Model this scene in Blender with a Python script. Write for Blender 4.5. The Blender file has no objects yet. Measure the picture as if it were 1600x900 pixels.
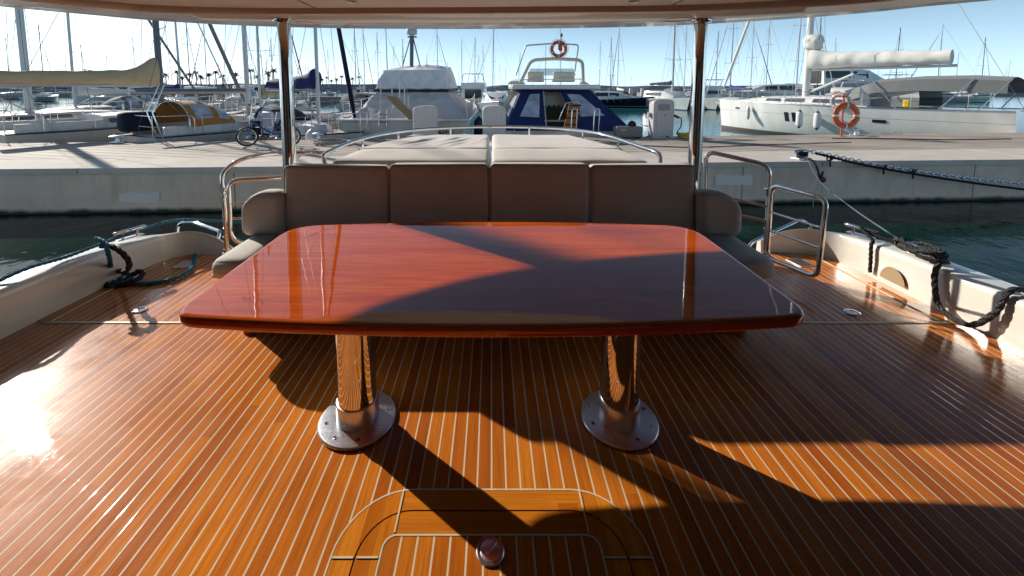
import bpy, bmesh, math, random
from mathutils import Vector, Matrix, noise
R = math.radians
random.seed(7)
COL = bpy.context.scene.collection
SC = bpy.context.scene

# ------------------------------------------------------------------ camera numbers
CAM_H, FOC, PITCH, PU = 1.55, 645.0, R(5), 768.0
PV = 137 + FOC * math.tan(PITCH)
_c, _s = math.cos(PITCH), math.sin(PITCH)
def _ray(u, v):
    a = (u - PU) / FOC; b = -(v - PV) / FOC
    return Vector((a, _c + b * _s, -_s + b * _c))
def PZ(u, v, z=0.0):
    r = _ray(u, v); t = (z - CAM_H) / r.z
    return Vector((r.x * t, r.y * t, z))
def PY(u, v, y):
    r = _ray(u, v); t = y / r.y
    return Vector((r.x * t, y, CAM_H + r.z * t))

# ------------------------------------------------------------------ materials
def nodes(name):
    m = bpy.data.materials.new(name); m.use_nodes = True
    nt = m.node_tree; b = nt.nodes['Principled BSDF']
    return m, nt, b
def N(nt, t, **kw):
    n = nt.nodes.new(t)
    for k, v in kw.items():
        if k in n.inputs.keys() if isinstance(k, str) else False: n.inputs[k].default_value = v
        else: setattr(n, k, v)
    return n
def math_node(nt, op, a, b=None, clamp=False):
    n = nt.nodes.new('ShaderNodeMath'); n.operation = op; n.use_clamp = clamp
    for i, x in enumerate((a, b)):
        if x is None: continue
        if isinstance(x, (int, float)): n.inputs[i].default_value = x
        else: nt.links.new(x, n.inputs[i])
    return n.outputs[0]
def mixc(nt, f, a, b, blend='MIX'):
    n = nt.nodes.new('ShaderNodeMix'); n.data_type = 'RGBA'; n.blend_type = blend
    if isinstance(f, (int, float)): n.inputs[0].default_value = f
    else: nt.links.new(f, n.inputs[0])
    for i, x in ((6, a), (7, b)):
        if isinstance(x, tuple): n.inputs[i].default_value = (*x, 1) if len(x) == 3 else x
        else: nt.links.new(x, n.inputs[i])
    return n.outputs[2]
def mapped(nt, scale, coord='Object'):
    tc = nt.nodes.new('ShaderNodeTexCoord'); mp = nt.nodes.new('ShaderNodeMapping')
    nt.links.new(tc.outputs[coord], mp.inputs[0]); mp.inputs['Scale'].default_value = scale
    return mp.outputs[0]
def noise_tex(nt, vec, scale, detail=4, rough=.55):
    n = nt.nodes.new('ShaderNodeTexNoise'); nt.links.new(vec, n.inputs['Vector'])
    n.inputs['Scale'].default_value = scale; n.inputs['Detail'].default_value = detail
    n.inputs['Roughness'].default_value = rough
    return n.outputs[0]
def ramp(nt, f, lo, hi, a=0.0, b=1.0):
    n = nt.nodes.new('ShaderNodeMapRange'); nt.links.new(f, n.inputs[0])
    n.inputs[1].default_value = lo; n.inputs[2].default_value = hi
    n.inputs[3].default_value = a; n.inputs[4].default_value = b
    return n.outputs[0]
def bump(nt, b, h, strength, dist=.01):
    n = nt.nodes.new('ShaderNodeBump'); nt.links.new(h, n.inputs['Height'])
    n.inputs['Strength'].default_value = strength; n.inputs['Distance'].default_value = dist
    nt.links.new(n.outputs[0], b.inputs['Normal']); return n
_mc = {}
def paint(name, col, rough=.4, var=.12, scale=3.0, metal=0.0, coat=0.0, bmp=0.0, bscale=40, sheen=0.0, dirt=0.0):
    """plain painted / woven surface with soft tonal variation and optional fine bump"""
    if name in _mc: return _mc[name]
    m, nt, b = nodes(name)
    v = mapped(nt, (1, 1, 1))
    n1 = noise_tex(nt, v, scale, 6, .6)
    f = ramp(nt, n1, .3, .72)
    c0 = tuple(x * (1 - var) for x in col); c1 = tuple(min(1, x * (1 + var * .6)) for x in col)
    cc = mixc(nt, f, c0, c1)
    if dirt:
        n3 = noise_tex(nt, mapped(nt, (1, 1, .25)), scale * 2.2, 8, .7)
        cc = mixc(nt, ramp(nt, n3, .52, .75, 0, dirt), cc, (.12, .10, .08))
    nt.links.new(cc, b.inputs['Base Color'])
    b.inputs['Metallic'].default_value = metal
    nt.links.new(ramp(nt, n1, .3, .7, max(.02, rough * .8), min(1, rough * 1.2)), b.inputs['Roughness'])
    b.inputs['Coat Weight'].default_value = coat; b.inputs['Coat Roughness'].default_value = .06
    if sheen: b.inputs['Sheen Weight'].default_value = sheen
    if bmp:
        bump(nt, b, noise_tex(nt, v, bscale, 4), bmp, .01)
    _mc[name] = m; return m

# ------------------------------------------------------------------ mesh builder
WM = {}          # object -> world matrix (parents are laid out before the depsgraph runs)
class MB:
    def __init__(s): s.bm = bmesh.new(); s.mi = 0
    def _tag(s, faces):
        for f in faces: f.material_index = s.mi
    def quad(s, *ps):
        f = s.bm.faces.new([s.bm.verts.new(p) for p in ps]); s._tag([f]); return s
    def grid(s, rows, closed_u=False, closed_v=False, cap0=False, cap1=False):
        V = [[s.bm.verts.new(p) for p in r] for r in rows]
        n, m = len(V), len(V[0]); fs = []
        for i in range(n if closed_u else n - 1):
            for j in range(m if closed_v else m - 1):
                a, b, c, d = V[i][j], V[i][(j + 1) % m], V[(i + 1) % n][(j + 1) % m], V[(i + 1) % n][j]
                try: fs.append(s.bm.faces.new((a, b, c, d)))
                except ValueError: pass
        if cap0: fs.append(s.bm.faces.new(list(reversed(V[0]))))
        if cap1: fs.append(s.bm.faces.new(V[-1]))
        s._tag(fs); return s
    def box(s, c, size, rz=0.0, bevel=0.0, M=None):
        hx, hy, hz = [q / 2 for q in size]
        M = (M or Matrix()) @ Matrix.Translation(c) @ Matrix.Rotation(rz, 4, 'Z')
        vs = [s.bm.verts.new(M @ Vector((x, y, z))) for x in (-hx, hx) for y in (-hy, hy) for z in (-hz, hz)]
        fs = [s.bm.faces.new([vs[i] for i in q]) for q in ((0, 1, 3, 2), (4, 6, 7, 5), (0, 4, 5, 1), (2, 3, 7, 6), (0, 2, 6, 4), (1, 5, 7, 3))]
        s._tag(fs)
        if bevel:
            es = list({e for f in fs for e in f.edges})
            r = bmesh.ops.bevel(s.bm, geom=es, offset=bevel, segments=2, affect='EDGES', profile=.5)
            s._tag(r['faces'])
        return s
    def tube(s, pts, r, seg=10, closed=False, caps=True, r1=None):
        pts = [Vector(p) for p in pts]; n = len(pts)
        rows = []; up = None
        for i in range(n):
            if closed: t = pts[(i + 1) % n] - pts[i - 1]
            else: t = pts[min(i + 1, n - 1)] - pts[max(i - 1, 0)]
            t.normalize()
            if up is None:
                up = Vector((0, 0, 1)) if abs(t.z) < .9 else Vector((1, 0, 0))
            a = (up - t * up.dot(t)); a.normalize(); up = a
            b = t.cross(a)
            rr = r if r1 is None else r + (r1 - r) * i / (n - 1)
            if isinstance(r, (list, tuple)): rr = r[i]
            rows.append([pts[i] + (a * math.cos(k * 2 * math.pi / seg) + b * math.sin(k * 2 * math.pi / seg)) * rr for k in range(seg)])
        s.grid(rows, closed_u=closed, closed_v=True, cap0=caps and not closed, cap1=caps and not closed); return s
    def lathe(s, prof, c=(0, 0, 0), seg=24, M=None, caps=True):
        M = (M or Matrix()) @ Matrix.Translation(c)
        rows = [[M @ Vector((r * math.cos(k * 2 * math.pi / seg), r * math.sin(k * 2 * math.pi / seg), z)) for k in range(seg)] for r, z in prof]
        s.grid(rows, closed_v=True, cap0=caps, cap1=caps); return s
    def prism(s, outline, z0, z1):
        a = [s.bm.verts.new((p[0], p[1], z0)) for p in outline]; b = [s.bm.verts.new((p[0], p[1], z1)) for p in outline]
        n = len(a); fs = [s.bm.faces.new((a[i], a[(i + 1) % n], b[(i + 1) % n], b[i])) for i in range(n)]
        fs.append(s.bm.faces.new(list(reversed(a)))); fs.append(s.bm.faces.new(b)); s._tag(fs); return s
    def poly(s, pts):
        f = s.bm.faces.new([s.bm.verts.new(p) for p in pts]); s._tag([f]); return s
    def torus(s, c, Rr, r, M=None, seg=32, ring=12):
        M = (M or Matrix.Translation(c)); rows = []
        for i in range(seg):
            a = i * 2 * math.pi / seg; rows.append([M @ Vector(((Rr + r * math.cos(k * 2 * math.pi / ring)) * math.cos(a), (Rr + r * math.cos(k * 2 * math.pi / ring)) * math.sin(a), r * math.sin(k * 2 * math.pi / ring))) for k in range(ring)])
        s.grid(rows, closed_u=True, closed_v=True); return s
    def sphere(s, c, r, sc=(1, 1, 1), seg=16, ring=10):
        rows = [[Vector(c) + Vector((r * sc[0] * math.sin(t) * math.cos(a), r * sc[1] * math.sin(t) * math.sin(a), r * sc[2] * math.cos(t))) for a in [k * 2 * math.pi / seg for k in range(seg)]] for t in [.02 + (math.pi - .04) * i / ring for i in range(ring + 1)]]
        s.grid(rows, closed_v=True, cap0=True, cap1=True); return s
    def cushion(s, c, size, r=.05, n=(10, 6, 6), puff=0.0, M=None, disp=None):
        """rounded, slightly puffed box"""
        h = Vector(size) / 2
        def axis(hh, k):
            rr = min(r, hh * .98); co = [-hh, -hh + rr * .12, -hh + rr * .4, -hh + rr]
            inner = [-hh + rr + (2 * hh - 2 * rr) * i / k for i in range(1, k)]
            return co + inner + [-q for q in reversed(co)]
        ax = [axis(h[i], n[i]) for i in range(3)]; cache = {}
        M = (M or Matrix()) @ Matrix.Translation(c)
        def vert(i, j, k):
            key = (i, j, k)
            if key in cache: return cache[key]
            p = Vector((ax[0][i], ax[1][j], ax[2][k])); rr = min(r, *(q * .98 for q in h))
            q = Vector([max(-h[a] + rr, min(h[a] - rr, p[a])) for a in range(3)])
            d = p - q; nrm = d.normalized() if d.length > 1e-9 else Vector((0, 0, 1))
            o = q + nrm * rr if d.length > 1e-9 else p
            u = [max(0, 1 - (p[a] / h[a]) ** 2) for a in range(3)]
            for a in range(3):
                b_, c_ = (a + 1) % 3, (a + 2) % 3
                o[a] += puff * (u[b_] * u[c_]) ** .5 * (p[a] / h[a]) * (.5 if a != 2 else 1)
            if disp: o = o + disp(o)
            v = s.bm.verts.new(M @ o); cache[key] = v; return v
        L = [len(a) - 1 for a in ax]; fs = []
        def face(a, b, c_, d):
            fs.append(s.bm.faces.new((a, b, c_, d)))
        for i in range(L[0]):
            for j in range(L[1]):
                face(vert(i, j, 0), vert(i, j + 1, 0), vert(i + 1, j + 1, 0), vert(i + 1, j, 0))
                face(vert(i, j, L[2]), vert(i + 1, j, L[2]), vert(i + 1, j + 1, L[2]), vert(i, j + 1, L[2]))
        for i in range(L[0]):
            for k in range(L[2]):
                face(vert(i, 0, k), vert(i + 1, 0, k), vert(i + 1, 0, k + 1), vert(i, 0, k + 1))
                face(vert(i, L[1], k), vert(i, L[1], k + 1), vert(i + 1, L[1], k + 1), vert(i + 1, L[1], k))
        for j in range(L[1]):
            for k in range(L[2]):
                face(vert(0, j, k), vert(0, j, k + 1), vert(0, j + 1, k + 1), vert(0, j + 1, k))
                face(vert(L[0], j, k), vert(L[0], j + 1, k), vert(L[0], j + 1, k + 1), vert(L[0], j, k + 1))
        s._tag(fs); return s
    def build(s, name, mat, parent=None, local=False, smooth=None, fix=True):
        """link the collected geometry as ONE mesh object; world coordinates unless local"""
        bm = s.bm
        if fix: bmesh.ops.recalc_face_normals(bm, faces=bm.faces)
        me = bpy.data.meshes.new(name); o = bpy.data.objects.new(name, me); COL.objects.link(o)
        mats = mat if isinstance(mat, (list, tuple)) else [mat]
        for m in mats: me.materials.append(m)
        if parent is not None:
            o.parent = parent; WM[o] = WM[parent].copy()
            if not local: bm.transform(WM[parent].inverted())
        else:
            xs = [v.co for v in bm.verts]
            b = Vector(((min(p.x for p in xs) + max(p.x for p in xs)) / 2, (min(p.y for p in xs) + max(p.y for p in xs)) / 2, min(p.z for p in xs)))
            if local: b = Vector((0, 0, 0))
            bm.transform(Matrix.Translation(-b)); o.location = b; WM[o] = Matrix.Translation(b)
        bm.to_mesh(me); bm.free()
        if smooth is not None:
            for p in me.polygons: p.use_smooth = True
            try: me.set_sharp_from_angle(angle=R(smooth))
            except Exception: pass
        return o

def tag(o, label=None, cat=None, group=None, kind=None):
    if label: o['label'] = label
    if cat: o['category'] = cat
    if group: o['group'] = group
    if kind: o['kind'] = kind
    return o
def thing(name, label, cat, loc=(0, 0, 0), rz=0.0, group=None):
    o = bpy.data.objects.new(name, None); COL.objects.link(o)
    o.location = loc; o.rotation_euler = (0, 0, rz); o.empty_display_size = .2
    WM[o] = Matrix.Translation(loc) @ Matrix.Rotation(rz, 4, 'Z')
    return tag(o, label, cat, group)
def dup(o, parent=None):
    c = o.copy(); COL.objects.link(c)
    if parent is not None: c.parent = parent
    for ch in list(o.children): dup(ch, c)
    return c
def smooth_path(pts, n=6):
    """Catmull-Rom through points"""
    P = [Vector(p) for p in pts]; out = []
    for i in range(len(P) - 1):
        p0, p1, p2, p3 = P[max(i - 1, 0)], P[i], P[i + 1], P[min(i + 2, len(P) - 1)]
        for k in range(n):
            t = k / n
            out.append(.5 * ((2 * p1) + (p2 - p0) * t + (2 * p0 - 5 * p1 + 4 * p2 - p3) * t * t + (3 * p1 - p0 - 3 * p2 + p3) * t ** 3))
    out.append(P[-1]); return out
def bend(pts, rad=.05, n=5):
    """polyline with rounded corners"""
    P = [Vector(p) for p in pts]; out = [P[0]]
    for i in range(1, len(P) - 1):
        a = P[i - 1] - P[i]; b = P[i + 1] - P[i]
        d = min(rad, a.length * .45, b.length * .45)
        p, q = P[i] + a.normalized() * d, P[i] + b.normalized() * d
        for k in range(n + 1):
            t = k / n; out.append((1 - t) ** 2 * p + 2 * t * (1 - t) * P[i] + t * t * q)
    out.append(P[-1]); return out
def rrect(x0, y0, x1, y1, r, n=6):
    out = []
    for cx, cy, a in ((x1 - r, y1 - r, 0), (x0 + r, y1 - r, 90), (x0 + r, y0 + r, 180), (x1 - r, y0 + r, 270)):
        for k in range(n + 1):
            t = R(a + 90 * k / n); out.append((cx + r * math.cos(t), cy + r * math.sin(t)))
    return out
# ------------------------------------------------------------------ surface materials
def teak(name='varnished_teak', pitch=.0565, off=0.0, seams=True, along='Y', tone=(1, 1, 1), wet=True):
    m, nt, b = nodes(name)
    tc = nt.nodes.new('ShaderNodeTexCoord'); sep = nt.nodes.new('ShaderNodeSeparateXYZ')
    geo = nt.nodes.new('ShaderNodeNewGeometry'); nt.links.new(geo.outputs['Position'], sep.inputs[0])
    a, l = (sep.outputs[0], sep.outputs[1]) if along == 'Y' else (sep.outputs[1], sep.outputs[0])
    u = math_node(nt, 'DIVIDE', math_node(nt, 'ADD', a, 20 * pitch + off), pitch)
    idx = math_node(nt, 'FLOOR', u); fr = math_node(nt, 'FRACT', u)
    # butt joints: staggered per plank
    wn = nt.nodes.new('ShaderNodeTexWhiteNoise'); wn.noise_dimensions = '1D'; nt.links.new(idx, wn.inputs['W'])
    ll = math_node(nt, 'ADD', math_node(nt, 'MULTIPLY', l, .45), math_node(nt, 'MULTIPLY', wn.outputs[0], 7.0))
    wn2 = nt.nodes.new('ShaderNodeTexWhiteNoise'); wn2.noise_dimensions = '2D'
    cb = nt.nodes.new('ShaderNodeCombineXYZ'); nt.links.new(idx, cb.inputs[0]); nt.links.new(math_node(nt, 'FLOOR', ll), cb.inputs[1])
    nt.links.new(cb.outputs[0], wn2.inputs['Vector'])
    # grain: noise drawn out along the plank, shifted per plank
    cg = nt.nodes.new('ShaderNodeCombineXYZ')
    nt.links.new(math_node(nt, 'MULTIPLY', a, 1.0), cg.inputs[0]); nt.links.new(math_node(nt, 'MULTIPLY', l, .035), cg.inputs[1])
    nt.links.new(math_node(nt, 'MULTIPLY', wn2.outputs[0], 9.0), cg.inputs[2])
    g1 = noise_tex(nt, cg.outputs[0], 120, 8, .7)
    g2 = noise_tex(nt, cg.outputs[0], 28, 4, .6)
    pos = geo.outputs['Position']
    big = noise_tex(nt, pos, 1.1, 5, .6)
    T = lambda c: tuple(x * t for x, t in zip(c, tone))
    base = mixc(nt, wn2.outputs[0], T((.52, .110, .009)), T((.94, .280, .022)))
    base = mixc(nt, ramp(nt, g1, .38, .60, .50, 0), base, T((.34, .070, .008)))
    base = mixc(nt, ramp(nt, g2, .45, .7, 0, .22), base, T((.92, .34, .05)))
    base = mixc(nt, ramp(nt, big, .35, .65, 0, .25), base, T((.40, .115, .03)))
    if seams:
        # caulk
        w = .108
        e = math_node(nt, 'ABSOLUTE', math_node(nt, 'SUBTRACT', fr, .5))
        mask = ramp(nt, e, .5 - w / 2 - .012, .5 - w / 2 + .006)
        n = nt.nodes.new('ShaderNodeClamp'); nt.links.new(mask, n.inputs[0]); mask = n.outputs[0]
        base = mixc(nt, mask, base, (.86, .70, .48))
    nt.links.new(base, b.inputs['Base Color'])
    # worn, partly wet varnish
    r = ramp(nt, noise_tex(nt, pos, 2.3, 6, .65), .40, .62, .22, .42)
    fine = noise_tex(nt, cg.outputs[0], 160, 3, .6)
    nt.links.new(math_node(nt, 'ADD', r, ramp(nt, fine, .35, .7, -.03, .07)), b.inputs['Roughness'])
    wet = nt.nodes.new('ShaderNodeClamp'); nt.links.new(ramp(nt, math_node(nt, 'ABSOLUTE', sep.outputs[0]), 1.05, 1.95) if along == 'Y' else ramp(nt, sep.outputs[0], 90, 91), wet.inputs[0])
    wn3 = ramp(nt, noise_tex(nt, pos, 1.7, 6, .65), .36, .52, .45, 1.0)
    nt.links.new(math_node(nt, 'MAXIMUM', ramp(nt, noise_tex(nt, pos, 3.1, 7, .7), .38, .60, .06, .24), math_node(nt, 'MULTIPLY', wet.outputs[0], math_node(nt, 'MULTIPLY', wn3, .95))), b.inputs['Coat Weight']); nt.links.new(ramp(nt, noise_tex(nt, pos, 4.7, 6, .7), .42, .66, .02, .075), b.inputs['Coat Roughness'])
    b.inputs['IOR'].default_value = 1.4; b.inputs['Specular IOR Level'].default_value = .05
    hm = math_node(nt, 'ADD', math_node(nt, 'MULTIPLY', g1, .35), math_node(nt, 'MULTIPLY', noise_tex(nt, pos, 9, 3), .55))
    if seams: hm = math_node(nt, 'ADD', hm, math_node(nt, 'MULTIPLY', mask, -.5))
    bp = bump(nt, b, hm, .16, .006)
    nt.links.new(bp.outputs[0], b.inputs['Coat Normal'])
    return m

def varnish_table():
    m, nt, b = nodes('mahogany_high_gloss')
    geo = nt.nodes.new('ShaderNodeNewGeometry'); mp = nt.nodes.new('ShaderNodeMapping'); nt.links.new(geo.outputs['Position'], mp.inputs[0])
    mp.inputs['Scale'].default_value = (.06, 1, 1)
    g = noise_tex(nt, mp.outputs[0], 70, 8, .65); g2 = noise_tex(nt, mp.outputs[0], 9, 4, .6)
    sep = nt.nodes.new('ShaderNodeSeparateXYZ'); nt.links.new(geo.outputs['Position'], sep.inputs[0])
    idx = math_node(nt, 'FLOOR', math_node(nt, 'MULTIPLY', sep.outputs[1], 7.5))
    wn = nt.nodes.new('ShaderNodeTexWhiteNoise'); wn.noise_dimensions = '1D'; nt.links.new(idx, wn.inputs['W'])
    base = mixc(nt, ramp(nt, g2, .35, .65), (.64, .080, .005), (.86, .155, .011))
    base = mixc(nt, ramp(nt, g, .38, .6, .45, 0), base, (.24, .026, .004))
    base = mixc(nt, math_node(nt, 'MULTIPLY', wn.outputs[0], .22), base, (.66, .15, .02))
    nt.links.new(base, b.inputs['Base Color'])
    b.inputs['Roughness'].default_value = .3; b.inputs['IOR'].default_value = 1.45; b.inputs['Specular IOR Level'].default_value = .0
    b.inputs['Coat Weight'].default_value = 1; b.inputs['Coat Roughness'].default_value = .012; b.inputs['Coat IOR'].default_value = 1.66
    b.inputs['Coat Tint'].default_value = (1, .95, .92, 1)
    h = noise_tex(nt, geo.outputs['Position'], 7, 3, .5)
    bp = nt.nodes.new('ShaderNodeBump'); nt.links.new(h, bp.inputs['Height']); bp.inputs['Strength'].default_value = .02; bp.inputs['Distance'].default_value = .02
    nt.links.new(bp.outputs[0], b.inputs['Coat Normal'])
    return m

def steel(name='polished_steel', rough=.03, col=(.78, .77, .76), brushed=False):
    m, nt, b = nodes(name)
    v = mapped(nt, (1, 1, 1)); n = noise_tex(nt, v, 25, 6, .65)
    b.inputs['Metallic'].default_value = 1
    nt.links.new(mixc(nt, ramp(nt, n, .35, .7), tuple(c * .85 for c in col), col), b.inputs['Base Color'])
    nt.links.new(ramp(nt, noise_tex(nt, v, 60, 5, .7), .35, .75, rough * (.9 if brushed else .6), rough * (1.25 if brushed else 1.6)), b.inputs['Roughness'])
    bump(nt, b, noise_tex(nt, v, 9, 3), .015, .01)
    return m

def fabric(name, col, scale=420, var=.10):
    m, nt, b = nodes(name)
    geo = nt.nodes.new('ShaderNodeNewGeometry'); v = geo.outputs['Position']
    n1 = noise_tex(nt, v, 3.5, 6, .6); n2 = noise_tex(nt, v, scale, 2, .5)
    c = mixc(nt, ramp(nt, n1, .3, .7), tuple(x * (1 - var) for x in col), tuple(min(1, x * (1 + var * .5)) for x in col))
    c = mixc(nt, ramp(nt, n2, .3, .7, 0, .25), c, tuple(x * .7 for x in col))
    nt.links.new(c, b.inputs['Base Color']); b.inputs['Roughness'].default_value = .78
    b.inputs['Sheen Weight'].default_value = .15; b.inputs['Specular IOR Level'].default_value = .3
    h = math_node(nt, 'ADD', math_node(nt, 'MULTIPLY', n2, .25), math_node(nt, 'MULTIPLY', noise_tex(nt, v, 14, 4, .6), 1.0))
    bump(nt, b, h, .22, .008)
    return m

def concrete(name, col, stains=.5, weed=False):
    m, nt, b = nodes(name)
    geo = nt.nodes.new('ShaderNodeNewGeometry'); v = geo.outputs['Position']
    mp = nt.nodes.new('ShaderNodeMapping'); nt.links.new(v, mp.inputs[0]); mp.inputs['Scale'].default_value = (1, 1, .22)
    n1 = noise_tex(nt, v, .9, 8, .65); n2 = noise_tex(nt, mp.outputs[0], 2.6, 8, .7); n3 = noise_tex(nt, v, 60, 4, .7)
    c = mixc(nt, ramp(nt, n1, .3, .7), tuple(x * .82 for x in col), tuple(min(1, x * 1.1) for x in col))
    c = mixc(nt, ramp(nt, n2, .48, .72, 0, stains), c, tuple(x * .5 for x in col))
    c = mixc(nt, ramp(nt, n3, .4, .75, 0, .3), c, tuple(x * .6 for x in col))
    if weed:
        sz = nt.nodes.new('ShaderNodeSeparateXYZ'); nt.links.new(v, sz.inputs[0])
        edge = math_node(nt, 'ADD', sz.outputs[2], math_node(nt, 'MULTIPLY', n2, .16))
        k = nt.nodes.new('ShaderNodeClamp'); nt.links.new(ramp(nt, edge, -.80, -.72, 1, 0), k.inputs[0])
        c = mixc(nt, k.outputs[0], c, (.03, .045, .03))
        jf = math_node(nt, 'ABSOLUTE', math_node(nt, 'SUBTRACT', math_node(nt, 'FRACT', math_node(nt, 'DIVIDE', math_node(nt, 'ADD', sz.outputs[0], 101.3), 5.2)), .5))
        c = mixc(nt, math_node(nt, 'MULTIPLY', math_node(nt, 'LESS_THAN', jf, .0022), .7), c, (.08, .07, .06))
    nt.links.new(c, b.inputs['Base Color']); b.inputs['Roughness'].default_value = .85
    bump(nt, b, n3, .25, .01)
    return m

def planks_grey(name, rot, pitch=.14, gapw=.43):
    """weathered boards across the quay"""
    m, nt, b = nodes(name)
    tc = nt.nodes.new('ShaderNodeTexCoord'); mp = nt.nodes.new('ShaderNodeMapping'); nt.links.new(tc.outputs['Object'], mp.inputs[0]); mp.inputs['Rotation'].default_value = (0, 0, rot)
    sep = nt.nodes.new('ShaderNodeSeparateXYZ'); nt.links.new(mp.outputs[0], sep.inputs[0])
    u = math_node(nt, 'DIVIDE', math_node(nt, 'ADD', sep.outputs[1], 50.0), pitch)
    idx = math_node(nt, 'FLOOR', u); fr = math_node(nt, 'FRACT', u)
    wn = nt.nodes.new('ShaderNodeTexWhiteNoise'); wn.noise_dimensions = '1D'; nt.links.new(idx, wn.inputs['W'])
    cg = nt.nodes.new('ShaderNodeCombineXYZ'); nt.links.new(math_node(nt, 'MULTIPLY', sep.outputs[0], .05), cg.inputs[0])
    nt.links.new(sep.outputs[1], cg.inputs[1]); nt.links.new(math_node(nt, 'MULTIPLY', wn.outputs[0], 8), cg.inputs[2])
    g = noise_tex(nt, cg.outputs[0], 30, 7, .7)
    c = mixc(nt, wn.outputs[0], (.42, .35, .28), (.70, .62, .53))
    c = mixc(nt, ramp(nt, g, .4, .65, .5, 0), c, (.22, .17, .13))
    big = noise_tex(nt, tc.outputs['Object'], .7, 5, .6)
    c = mixc(nt, ramp(nt, big, .4, .7, 0, .35), c, (.74, .67, .59))
    e = math_node(nt, 'ABSOLUTE', math_node(nt, 'SUBTRACT', fr, .5))
    gap = math_node(nt, 'GREATER_THAN', e, gapw)
    c = mixc(nt, gap, c, (.05, .04, .035))
    nt.links.new(c, b.inputs['Base Color']); b.inputs['Roughness'].default_value = .8
    bump(nt, b, math_node(nt, 'SUBTRACT', math_node(nt, 'MULTIPLY', g, .3), gap), .4, .01)
    return m

def water_mat():
    m, nt, b = nodes('harbour_water')
    geo = nt.nodes.new('ShaderNodeNewGeometry'); v = geo.outputs['Position']
    mp = nt.nodes.new('ShaderNodeMapping'); nt.links.new(v, mp.inputs[0]); mp.inputs['Scale'].default_value = (1, .75, 1)
    n1 = noise_tex(nt, mp.outputs[0], 1.5, 3, .55); n2 = noise_tex(nt, mp.outputs[0], 5.5, 3, .5); n3 = noise_tex(nt, mp.outputs[0], .25, 2, .5)
    sepw = nt.nodes.new('ShaderNodeSeparateXYZ'); nt.links.new(v, sepw.inputs[0])
    far = nt.nodes.new('ShaderNodeClamp'); nt.links.new(ramp(nt, sepw.outputs[1], 10, 22), far.inputs[0])
    c = mixc(nt, far.outputs[0], (.0005, .020, .014), mixc(nt, ramp(nt, n3, .35, .65), (.010, .12, .14), (.018, .17, .20)))  # turquoise far water: reflected sky painted into the base colour
    nt.links.new(c, b.inputs['Base Color']); b.inputs['Roughness'].default_value = .05; b.inputs['IOR'].default_value = 1.33; nt.links.new(ramp(nt, far.outputs[0], 0, 1, .18, .5), b.inputs['Specular IOR Level'])
    h = math_node(nt, 'ADD', n1, math_node(nt, 'MULTIPLY', n2, .3))
    bump(nt, b, h, .20, .09)
    return m

def hull_mat(name, col, stripe, z0, z1, boot=(.02, .025, .03), zb=.08, rough=.18):
    """gelcoat with a boot top and one stripe at a height above the water (object z)"""
    m, nt, b = nodes(name)
    tc = nt.nodes.new('ShaderNodeTexCoord'); sep = nt.nodes.new('ShaderNodeSeparateXYZ'); nt.links.new(tc.outputs['Object'], sep.inputs[0])
    z = sep.outputs[2]; v = tc.outputs['Object']
    mp = nt.nodes.new('ShaderNodeMapping'); nt.links.new(v, mp.inputs[0]); mp.inputs['Scale'].default_value = (1, 1, .15)
    n1 = noise_tex(nt, mp.outputs[0], 1.4, 7, .65)
    c = mixc(nt, ramp(nt, n1, .35, .7), col, tuple(x * .84 for x in col))
    s = math_node(nt, 'MULTIPLY', math_node(nt, 'GREATER_THAN', z, z0), math_node(nt, 'LESS_THAN', z, z1))
    c = mixc(nt, s, c, stripe)
    c = mixc(nt, math_node(nt, 'LESS_THAN', z, zb), c, boot)
    nt.links.new(c, b.inputs['Base Color']); b.inputs['Roughness'].default_value = rough; b.inputs['Coat Weight'].default_value = .3
    return m

def rope_mat(name, a, c2, scale=60):
    m, nt, b = nodes(name)
    v = mapped(nt, (1, 1, 1)); vo = nt.nodes.new('ShaderNodeTexVoronoi'); nt.links.new(v, vo.inputs[0]); vo.inputs['Scale'].default_value = scale
    c = mixc(nt, ramp(nt, vo.outputs[0], .14, .30), c2, a)
    nt.links.new(c, b.inputs['Base Color']); b.inputs['Roughness'].default_value = .75
    bump(nt, b, vo.outputs[0], .6, .006); return m

def glass(name, col=(.02, .025, .03), rough=.04, alpha=1.0):
    m, nt, b = nodes(name)
    v = mapped(nt, (1, 1, 1)); n = noise_tex(nt, v, 2.5, 3)
    nt.links.new(mixc(nt, ramp(nt, n, .35, .7), col, tuple(min(1, x * 1.8) for x in col)), b.inputs['Base Color'])
    b.inputs['Roughness'].default_value = rough; b.inputs['Alpha'].default_value = alpha
    bump(nt, b, noise_tex(nt, v, 6, 3), .12, .02)
    return m

TEAK = teak(); TEAK_PLAIN_X = teak('teak_border_across', seams=False, along='X', tone=(1.14, 1.28, 1.0)); TEAK_PLAIN_Y = teak('teak_border_along', seams=False, tone=(1.12, 1.24, 1.0))
TABLE = varnish_table()
STEEL = steel(); STEEL_DULL = steel('satin_steel', .31, (.74, .76, .80), True)
CUSH = fabric('taupe_canvas', (.72, .66, .59)); CUSH_LIT = fabric('taupe_canvas_lit', (.86, .79, .72))  # second canvas: same taupe, lightened so its colour carries the sunlight on the sunpad
CREAM = paint('cream_gelcoat', (.84, .79, .70), .22, .05, 2, coat=.5)
CREAM_CEIL = paint('cream_soffit', (.96, .87, .75), .16, .05, 1.5, coat=.35, bmp=.05, bscale=5)
CEIL_MATT = paint('ceiling_cream', (.95, .82, .67), .5, .05, 2)
WHITE = paint('white_gelcoat', (.87, .86, .83), .2, .06, 2, coat=.3)
WHITE_OLD = paint('white_gelcoat_worn', (.80, .78, .74), .35, .12, 2, dirt=.25)
IVORY = paint('ivory_gelcoat', (.78, .71, .55), .25, .06, 2, coat=.3)
CAULK = paint('seam_caulk', (.86, .70, .48), .5, .08, 20)
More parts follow.
